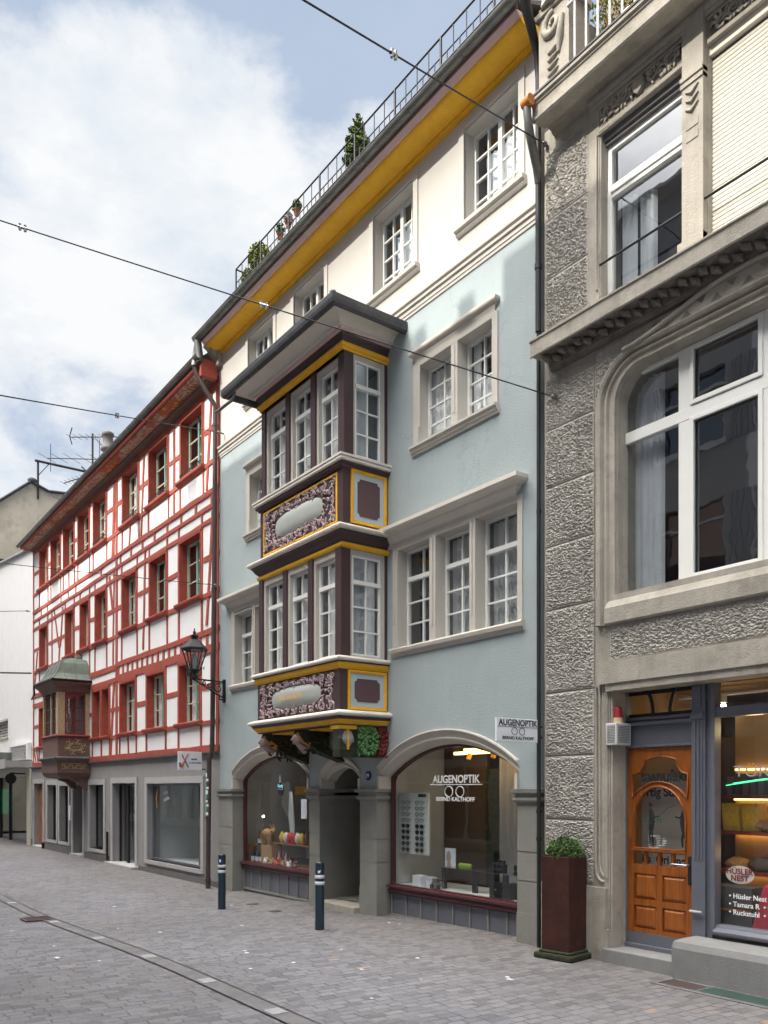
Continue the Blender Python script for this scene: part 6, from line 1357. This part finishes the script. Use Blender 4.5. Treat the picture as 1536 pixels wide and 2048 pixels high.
cable('thin cable from the tall downpipe over the red eave with one clamp', (-15.17, 7.08, 9.0), (-9.95, 2.0, 6.31), .02, (.38,))
cable('thin cable low over the white timbered wall, upper of two', (-15.3, 7.06, 5.98), (-14.93, 3.0, 5.70), .02, (), 1.5, .006)
cable('thin cable low over the white timbered wall, lower of two', (-30.5, 7.0, 8.1), (-27.0, 2.0, 6.9), .05, (), 1.5, .01)
# ------------------------------------------------------------------ plants on the roof terrace and balcony
def pot(x, y, z, r, h, label, kind, seed, lm='leaf', rr=.085, gh=.11, pm='terracotta', group='potted plants on the roof terrace'):
    random.seed(seed); t = thing('potted_plant', label, 'potted plant', (x, y, z), group)
    MB().lathe([(r*.7, 0), (r, h*.85), (r*1.12, h*.86), (r*1.12, h), (r*.9, h), (r*.88, h*.9), (0, h*.9)], x, y, z, 14).build('pot', pm, t)
    m = MB(); leaves(m, (x, y, z+h+gh*.6), (rr, rr, gh), 260, .024, .1)
    for k in range(5): m.tube([(x, y, z+h*.9), (x+random.uniform(-rr, rr)*.6, y+random.uniform(-rr, rr)*.6, z+h+gh)], .006, 4)
    m.build('foliage', lm, t)
pot(-12.02, 7.02, 11.52, .055, .10, 'small terracotta pot with green leaves, rightmost of three on the roof railing', 0, 1)
pot(-12.30, 7.02, 11.47, .055, .09, 'small pot of purple-green leaves, middle one of three on the roof railing', 0, 2, lm='mauve_relief')
pot(-12.58, 7.02, 11.42, .055, .10, 'small terracotta pot with low leaves, leftmost of three on the roof railing', 0, 3)
def shrub(x, y, z, r, label, seed, m, n=1500, s=.04, cat='shrub', name='shrub', shape=None):
    random.seed(seed); t = thing(name, label, cat, (x, y, z)); a = MB(); a.tube([(x, y, z-.3), (x+.02, y, z), (x, y, z+r[2]*.6)], [.03, .025, .01], 6); a.build('trunk', 'shelf_wood', t)
    a = MB(); leaves(a, (x, y, z+r[2]*.9), r, n, s, .15, shape); a.build('crown', m, t); return t
shrub(-13.60, 7.15, 11.45, (.22, .2, .26), 'yellow-green shrub behind the far end of the roof railing, larger of two', 5, 'leaf_yellow')
shrub(-13.95, 7.12, 11.25, (.12, .15, .20), 'low yellow-green shrub at the far corner of the roof railing', 6, 'leaf_yellow', 700)
shrub(-10.45, 7.18, 11.45, (.30, .3, .42), 'narrow conifer standing above the roof railing', 8, 'conifer', 3800, .035, 'conifer', 'conifer', lambda p: math.hypot(p.x+.12*math.sin(p.z*5), p.y) < (.72*(1-(p.z+1)/2)**.6)*(1+.35*math.sin(p.z*17+3*math.atan2(p.y, p.x))))
t = thing('balcony_vine', 'tangled yellow-green climber behind the balcony railing of the stone building', 'climber', (-5.2, 7.05, 9.8)); random.seed(12)
m_ = MB(); leaves(m_, (-5.0, 7.05, 10.15), (.85, .12, .5), 4200, .022, 0.); leaves(m_, (-3.4, 7.08, 10.2), (.8, .12, .45), 2500, .022, 0.); m_.build('leaves', 'leaf_yellow', t)
m_ = MB()
for k in range(40):
    x = random.uniform(-5.8, -2.8); p = Vector((x, 7.05, 9.7)); pts = [p.copy()]
    for q in range(5): p = p+Vector((random.uniform(-.1, .1), random.uniform(-.03, .03), .16)); pts.append(p.copy())
    m_.tube(pts, .008, 4)
m_.build('stems', 'shelf_wood', t)
random.seed(31); rk = ('first', 'second', 'third', 'fourth')
for k in range(4):
    x = -5.62+.34*k; m_ = MB(); m_.blob((x, 6.98, 9.72+.02*k), (.14, .09, .09), 9, 6, .18); tag(m_.build('stone', 'pink_fascia'), 'pinkish lump of rock on the balcony ledge behind the railing, '+rk[k]+' from the scrolled pedestal', 'rock', 'rocks on the balcony ledge')
# ------------------------------------------------------------------ in the optician's window
pane_y = 7.425
OW = SR
text('lettering', 'AUGENOPTIK', .150, (-8.46, pane_y, 1.985), 'letter_white', OW, .001, bold=.003, sx=1.02); text('lettering', 'BERND KALTHOFF', .078, (-8.475, pane_y, 1.735), 'letter_white', OW, .001, bold=.0016, sx=1.22)
m_ = MB(); m_.box(-9.0, -7.93, pane_y-.001, pane_y+.001, 1.955, 1.966)
for x in (-8.60, -8.37): m_.tube([(x+.082*math.cos(a), pane_y, 1.865+.072*math.sin(a)) for a in [k*math.pi/14 for k in range(29)]], .006, 5)
m_.build('spectacle_mark', 'letter_white', OW)
t = thing('spectacle_board', 'tall white board hung with rows of glasses in the optician window', 'display board', (-9.58, 7.6, .93)); MB().box(-9.985, -9.27, 7.62, 7.65, .93, 1.84).build('board', 'interior_white', t, bevel=.004)
MB().box(-9.50, -9.33, 7.608, 7.62, 1.78, 1.825).build('brand_plate', 'black_paint', t)
rows_ = ['top', 'second', 'third', 'fourth', 'fifth', 'sixth', 'seventh', 'eighth', 'bottom']
def glasses(x, z, dark, label, nm):
    t = thing(nm, label, 'glasses', (x, 7.60, z), 'glasses on the white display board'); fr = MB()
    for s_ in (-1, 1):
        ring = [(x+s_*.052+.042*math.cos(a)*(1+.12*math.sin(a)), 7.598, z+(.029 if dark else .024)*math.sin(a)) for a in [k*math.pi/9 for k in range(19)]]
        fr.tube(ring, .0035, 4)
    fr.tube([(x-.012, 7.598, z+.01), (x, 7.596, z+.014), (x+.012, 7.598, z+.01)], .003, 4).tube([(x-.094, 7.598, z+.012), (x-.13, 7.615, z+.01)], .003, 4).tube([(x+.094, 7.598, z+.012), (x+.12, 7.615, z+.01)], .003, 4)
    fr.build('frame', 'black_paint', t)
    for s_ in (-1, 1):
        p_ = [(x+s_*.052+.040*math.cos(a)*(1+.12*math.sin(a)), 7.599, z+(.027 if dark else .022)*math.sin(a)) for a in [k*math.pi/9 for k in range(18)]]
        MB().add(p_, [tuple(range(18))]).build('lens', dark or 'glass', t)
for r_ in range(9):
    for c_, cn in enumerate(('left', 'right')):
        dk = None if r_ < 4 else ('black_paint' if (r_, c_) not in ((6, 1), (7, 0), (8, 0)) else ('bollard_blue' if r_ == 6 else 'interior_brown'))
        glasses(-9.79+.33*c_, 1.70-.088*r_, dk, ('pair of clear glasses' if dk is None else 'pair of dark sunglasses' if dk == 'black_paint' else 'pair of bluish sunglasses' if r_ == 6 else 'pair of brown sunglasses')+' in the %s row of the white board, %s column' % (rows_[r_], cn), 'clear_glasses' if dk is None else 'sunglasses')
t = thing('glass_shelf', 'long glass shelf on black posts across the optician window', 'shelf', (-8.2, 7.7, .8)); MB().box(-9.35, -7.08, 7.66, 7.95, .775, .787).build('shelf_plate', 'old_glass', t)
for x in (-9.10, -8.45, -7.85, -7.30): MB().box(x-.045, x+.045, 7.76, 7.79, .46, .775).build('post', 'black_paint', t)
def goods(nm, label, cat, build, group=None, m='black_paint'):
    mb = MB(); build(mb); return tag(mb.build(nm, m), label, cat, group)
t = thing('portrait_card', 'upright card with the face of a man wearing glasses on the glass shelf', 'card', (-8.98, 7.75, .79)); MB().box(-9.08, -8.86, 7.77, 7.785, .79, 1.05).build('card', 'paper', t)
m_ = MB(); m_.blob((-9.0, 7.768, .93), (.055, .006, .085), 12, 8).tube([(-8.99, 7.767, .79), (-8.99, 7.767, .87)], [.05, .03], 8, flat=.1); m_.build('printed_face', 'skin_paint', t)
goods('glasses_case', 'lime green glasses case lying on the glass shelf', 'case', lambda m: m.tube([(-8.75, 7.75, .825), (-8.73, 7.75, .825), (-8.52, 7.75, .825), (-8.50, 7.75, .825)], [.02, .036, .036, .02], 12), m='green_case')
for i, x in enumerate((-8.02, -7.94, -7.86)): goods('display_cube', 'black display block on the glass shelf, %s of three by the curtain' % ('left', 'middle', 'right')[i], 'display block', lambda m: (m.box(x-.033, x+.033, 7.70, 7.78, .788, .90+.03*(i == 1)), m.box(x-.02, x+.02, 7.72, 7.76, .90, .95)), 'black display blocks on the glass shelf')
for i, x in enumerate((-7.62, -7.54, -7.46, -7.24, -7.16)):
    goods('watch_stand', 'small black watch stand with a white dot, %s from the left on the glass shelf' % ('first', 'second', 'third', 'fourth', 'fifth')[i], 'watch stand', lambda m: m.lathe([(.03, 0), (.03, .02), (.016, .04), (.024, .09), (.018, .12), (0, .125)], x, 7.72, .788, 10), 'watch stands on the glass shelf')
t = thing('black_logo_box', 'open black box with a silver dot on the display floor', 'box', (-7.75, 7.75, .46)); MB().box(-7.98, -7.62, 7.60, 7.62, .462, .68).box(-7.62, -7.60, 7.60, 7.80, .462, .68).build('panel', 'black_paint', t); MB().tube([(-7.86, 7.598, .575), (-7.86, 7.594, .575)], .016, 14).build('silver_dot', 'steel', t)
for i, (x, w_, h_, m__) in enumerate(((-9.55, .20, .16, 'sign_white'), (-9.28, .16, .10, 'paper'), (-9.30, .14, .05, 'interior_white'))):
    goods('carton', ('tall white carton in the corner of the display floor', 'white carton with blue edge beside the tall carton', 'flat pale box on top of the low carton')[i], 'carton', lambda m: m.box(x-w_/2, x+w_/2, 7.62+.01*i, 7.76, .461+(.101 if i == 2 else 0), .461+h_+(.101 if i == 2 else 0)), 'cartons in the optician window', m__)
t = thing('toy_tractor', 'small dark toy vehicle with round wheels on the display floor', 'toy', (-9.1, 7.65, .46)); MB().box(-9.18, -9.0, 7.60, 7.68, .50, .56).box(-9.16, -9.08, 7.60, 7.68, .56, .61).build('body', 'plinth_grey', t)
for x in (-9.17, -9.02): MB().tube([(x, 7.585, .497), (x, 7.60, .497)], .036, 14).build('wheel', 'black_paint', t)
# track lights in both shops
t = thing('track_light', 'yellow lit ceiling track with three spots behind the optician arch', 'track light', (-8.2, 7.9, 2.4)); MB().box(-9.15, -7.6, 8.0, 8.06, 2.40, 2.44).box(-8.6, -7.3, 7.7, 7.74, 2.43, 2.46).build('track', 'warm_lamp', t)
for x in (-8.8, -8.3, -7.8): MB().tube([(x, 8.0, 2.40), (x, 7.97, 2.33)], .035, 10).build('spot', 'ochre_paint', t)
pl((-8.7, 7.8, 2.25), 1.3, (1, .85, .6))
# ------------------------------------------------------------------ in the other arched window: drinks, bags and souvenirs
t = thing('spot_lamp', 'small lit spot lamp on the grey partition of the left arched window', 'lamp', (-14.3, 7.8, 1.45)); MB().blob((-14.48, 7.7, 1.36), (.022, .022, .022)).build('bulb', 'lamp_white', t); MB().tube([(-14.48, 7.7, 1.38), (-14.48, 7.72, 2.0)], .008, 5).tube([(-14.48, 7.7, 1.36), (-14.48, 7.72, .9)], .006, 5).build('rod', 'steel', t)
pl((-13.4, 7.62, 1.9), 1.5, (1, .88, .7))
t = thing('bottle_rack', 'wooden display shelf across the left arched window', 'shelf', (-13, 7.75, .9)); MB().box(-14.0, -12.0, 7.62, 7.85, .86, .885).build('board', 'shelf_wood', t)
for x in (-13.95, -12.15): MB().box(x, x+.03, 7.7, 7.8, .452, .86).build('support', 'shelf_wood', t)
random.seed(21)
def bottle(x, y, z, h, label, m='bottle_dark'):
    t = thing('bottle', label, 'bottle', (x, y, z), 'bottles in the left arched window'); r_ = h*.13; MB().lathe([(r_*.9, 0), (r_, .01), (r_, h*.55), (r_*.4, h*.75), (r_*.33, h*.96), (r_*.38, h)], x, y, z, 12).build('body', m, t); MB().lathe([(r_*1.03, h*.12), (r_*1.03, h*.42)], x, y, z, 12).build('label', 'paper', t)
ords = ('first', 'second', 'third', 'fourth', 'fifth', 'sixth', 'seventh', 'eighth')
for i in range(4): bottle(-14.68+.09*i, 7.58+.04*(i % 2), .452, .30, 'dark bottle with a white label in the crate corner, %s from the left' % ords[i])
for i in range(5): bottle(-13.72+.13*i, 7.56, .452, .27, 'small pinkish bottle below the wooden shelf, %s from the left' % ords[i], ('carving_red', 'mauve_relief')[i % 2])
for i in range(3): bottle(-14.62+.10*i, 7.70, .80, .28, 'dark bottle standing on the upper crate, %s from the left' % ords[i])
MBc = MB(); MBc.box(-14.75, -14.30, 7.52, 7.78, .452, .47).box(-14.77, -14.75, 7.52, 7.78, .452, .80).box(-14.73, -14.30, 7.62, 7.80, .78, .80); tag(MBc.build('wooden_crate', 'shelf_wood'), 'wooden bottle crate in the left corner of the left arched window', 'crate')
t = thing('straw_goat', 'shaggy straw animal figure standing on a wicker box in the left arched window', 'figure', (-13.9, 7.7, .87))
m_ = MB(); m_.blob((-14.14, 7.62, 1.04), (.21, .09, .10), 14, 8, .06).blob((-13.90, 7.60, 1.10), (.07, .055, .06), 10, 7, .05)
for x in (-14.29, -14.02): 
    for y in (7.58, 7.66): m_.tube([(x, y, 1.0), (x, y, .82)], [.035, .022], 7)
m_.build('body', 'straw', t); m_ = MB()
for s_ in (-.03, .03): m_.tube([(-13.90, 7.60+s_, 1.15), (-13.95, 7.60+s_, 1.21), (-14.02, 7.60+s_, 1.20)], [.012, .010, .004], 6)
m_.build('horn', 'shelf_wood', t)
m_ = MB()
for k in range(170):
    x = random.uniform(-14.34, -13.94); y = 7.62+random.uniform(-.08, .05); z = random.uniform(.97, 1.12); m_.tube([(x, y, z), (x+random.uniform(-.02, .02), y-.02, z-.09)], [.006, .002], 3)
m_.build('fleece', 'straw', t)
goods('wicker_box', 'pale wicker box under the straw animal', 'box', lambda m: m.box(-14.27, -13.85, 7.54, 7.74, .452, .82), m='wicker')
bl = (('yellow_bag', 'yellow'), ('white_bag', 'white'), ('red_bag', 'red'), ('red_bag', 'red'), ('white_bag', 'cream'), ('yellow_bag', 'yellow'), ('shop_red', 'dark red'))
for i, (mm, cn) in enumerate(bl):
    x = -13.72+.145*i; goods('sweets_bag', '%s bag of sweets on the wooden shelf, %s from the left' % (cn, ords[i]), 'bag', lambda m: m.blob((x, 7.70, .985), (.082, .05, .105), 9, 6, .14), 'sweets bags on the wooden shelf', mm)
for i in range(6):
    x = -14.05+.22*i; mm = ('white_bag', 'straw', 'red_bag', 'wicker', 'white_bag', 'carving_red')[i]
    goods('trinket', '%s small souvenir on the window floor, %s from the left' % (('white', 'straw coloured', 'red', 'wicker', 'pale', 'dark red')[i], ords[i]), 'souvenir', lambda m: (m.blob((x, 7.53, .50), (.09, .05, .05), 8, 5, .25), m.blob((x+.05, 7.53, .56), (.04, .03, .04), 7, 5, .2), m.blob((x-.06, 7.54, .54), (.03, .03, .05), 7, 5, .2)), 'souvenirs on the window floor', mm)
t = thing('round_badge', 'pale blue round badge hanging in the left arched window', 'badge', (-13.0, 7.5, 1.85)); MB().tube([(-13.30, 7.43, 1.90), (-13.30, 7.425, 1.90)], .12, 22).build('disc', 'bottle_dark', t); text('lettering', 'Kandy', .085, (-13.30, 7.422, 1.93), 'text_blue', t, .001, bold=.003, sx=.9)
MB().tube([(-13.30, 7.43, 2.02), (-13.30, 7.43, 2.15)], .03, 8).box(-13.39, -13.21, 7.418, 7.421, 1.885, 1.90).build('hanger', 'curtain_grey', t)
goods('leaflet', 'printed white and blue leaflet stuck on the pane beside the entrance pier', 'leaflet', lambda m: m.box(-12.56, -12.37, 7.424, 7.428, 1.38, 1.72), m='paper')
goods('hanging_scarf', 'long grey patterned scarf hanging behind the round badge', 'scarf', lambda m: m.tube([(-13.75, 7.9, 1.85), (-13.73, 7.9, 1.4), (-13.66, 7.9, 1.0)], [.05, .10, .09], 10, flat=.4), m='paper')
goods('hanging_jacket', 'olive jacket hanging at the back of the left arched window', 'jacket', lambda m: m.prism([(-14.25, 2.0), (-14.0, 2.05), (-13.95, 1.6), (-14.05, 1.35), (-14.32, 1.6)], 8.0, 8.03), m='pier_stone')
goods('yellow_counter_sign', 'mustard yellow strip at the back of the left arched window', 'sign', lambda m: m.box(-14.8, -13.6, 8.6, 8.62, 1.78, 1.96), m='ochre_paint')
# goods in the furniture shop
random.seed(17)
for i, x in enumerate((-4.78, -4.56)): goods('gift_carton', 'printed yellow lit carton on the middle shelf of the stone building shop, %s' % ('left one', 'right one')[i], 'carton', lambda m: m.prism([(x-.10, 1.467), (x+.09, 1.467), (x+.05, 1.75), (x-.12, 1.75)], 8.02, 8.2), 'cartons in the furniture shop', 'yellow_bag')
for i, x in enumerate((-4.42, -4.2, -3.98)): goods('folded_textile', 'crumpled cream and red textile on the middle shelf, %s from the door' % ords[i], 'textile', lambda m: m.blob((x, 8.08, 1.52), (.13, .10, .065), 9, 6, .25), 'textiles in the furniture shop', ('straw', 'red_bag', 'wicker')[i])
for i, x in enumerate((-4.76, -4.50, -4.2, -3.98)): goods('soft_toy', 'furry brown bundle on the lower shelf, %s from the door' % ords[i], 'bundle', lambda m: m.blob((x, 8.1, 1.12), (.13, .10, .075), 9, 6, .2), 'bundles on the lower shelf', ('straw', 'interior_dark', 'red_bag', 'straw')[i])
for i in range(8): x = -4.94+.085*i; goods('slim_box', 'slim dark box on the top shelf, %s from the door' % ords[i], 'box', lambda m: m.box(x, x+.06, 8.05, 8.3, 1.837, 2.0+.03*(i % 3)), 'boxes on the top shelf', ('interior_dark', 'plinth_grey')[i % 2])
t = thing('magenta_armchair', 'magenta upholstered armchair at the bottom of the shop window', 'armchair', (-3.75, 7.9, .45)); MB().prism([(-4.36, .46), (-3.6, .46), (-3.6, .98), (-4.22, .98)], 7.6, 7.9).build('seat_body', 'red_cloth', t, bevel=.03)
t = thing('shelf_cabinet', 'low dark drawer cabinet behind the white lettering', 'cabinet', (-4.4, 7.9, .46)); MB().box(-4.86, -4.38, 7.7, 7.93, .46, .92).build('body', 'interior_dark', t); MB().box(-4.84, -4.40, 7.685, 7.70, .68, .70).build('drawer_edge', 'rust_wood', t)
# glass paving lights at the foot of the stone building
t = thing('pavement_light', 'green glass light well cover set in the paving by the stone base', 'light well', (-4.2, 6.85, .06)); MB().box(-4.35, -3.0, 6.72, 6.98, .05, .066).build('glass_plate', 'dark_green_glass', t); MB().box(-4.75, -4.37, 6.74, 6.97, .05, .064).build('iron_plate', 'brown_pipe', t)
m_ = MB(); m_.box(-4.80, -3.0, 6.66, 6.72, .05, .068).box(-4.80, -4.76, 6.72, 7.0, .05, .068).box(-4.37, -4.35, 6.72, 6.98, .05, .067); m_.build('frame', 'channel_stone', t)
for x, y, l_ in ((-12.7, 6.55, 'rusty round cap in the paving near the farther bollard'), (-11.55, 6.35, 'rusty round cap in the paving midway between the two bollards')):
    t = thing('valve_cap', l_, 'valve cap', (x, y, gz(x)), 'round caps in the paving'); MB().lathe([(.10, .003), (.10, .008), (.085, .010), (0, .010)], x, y, gz(x), 18).build('lid', 'brown_pipe', t)
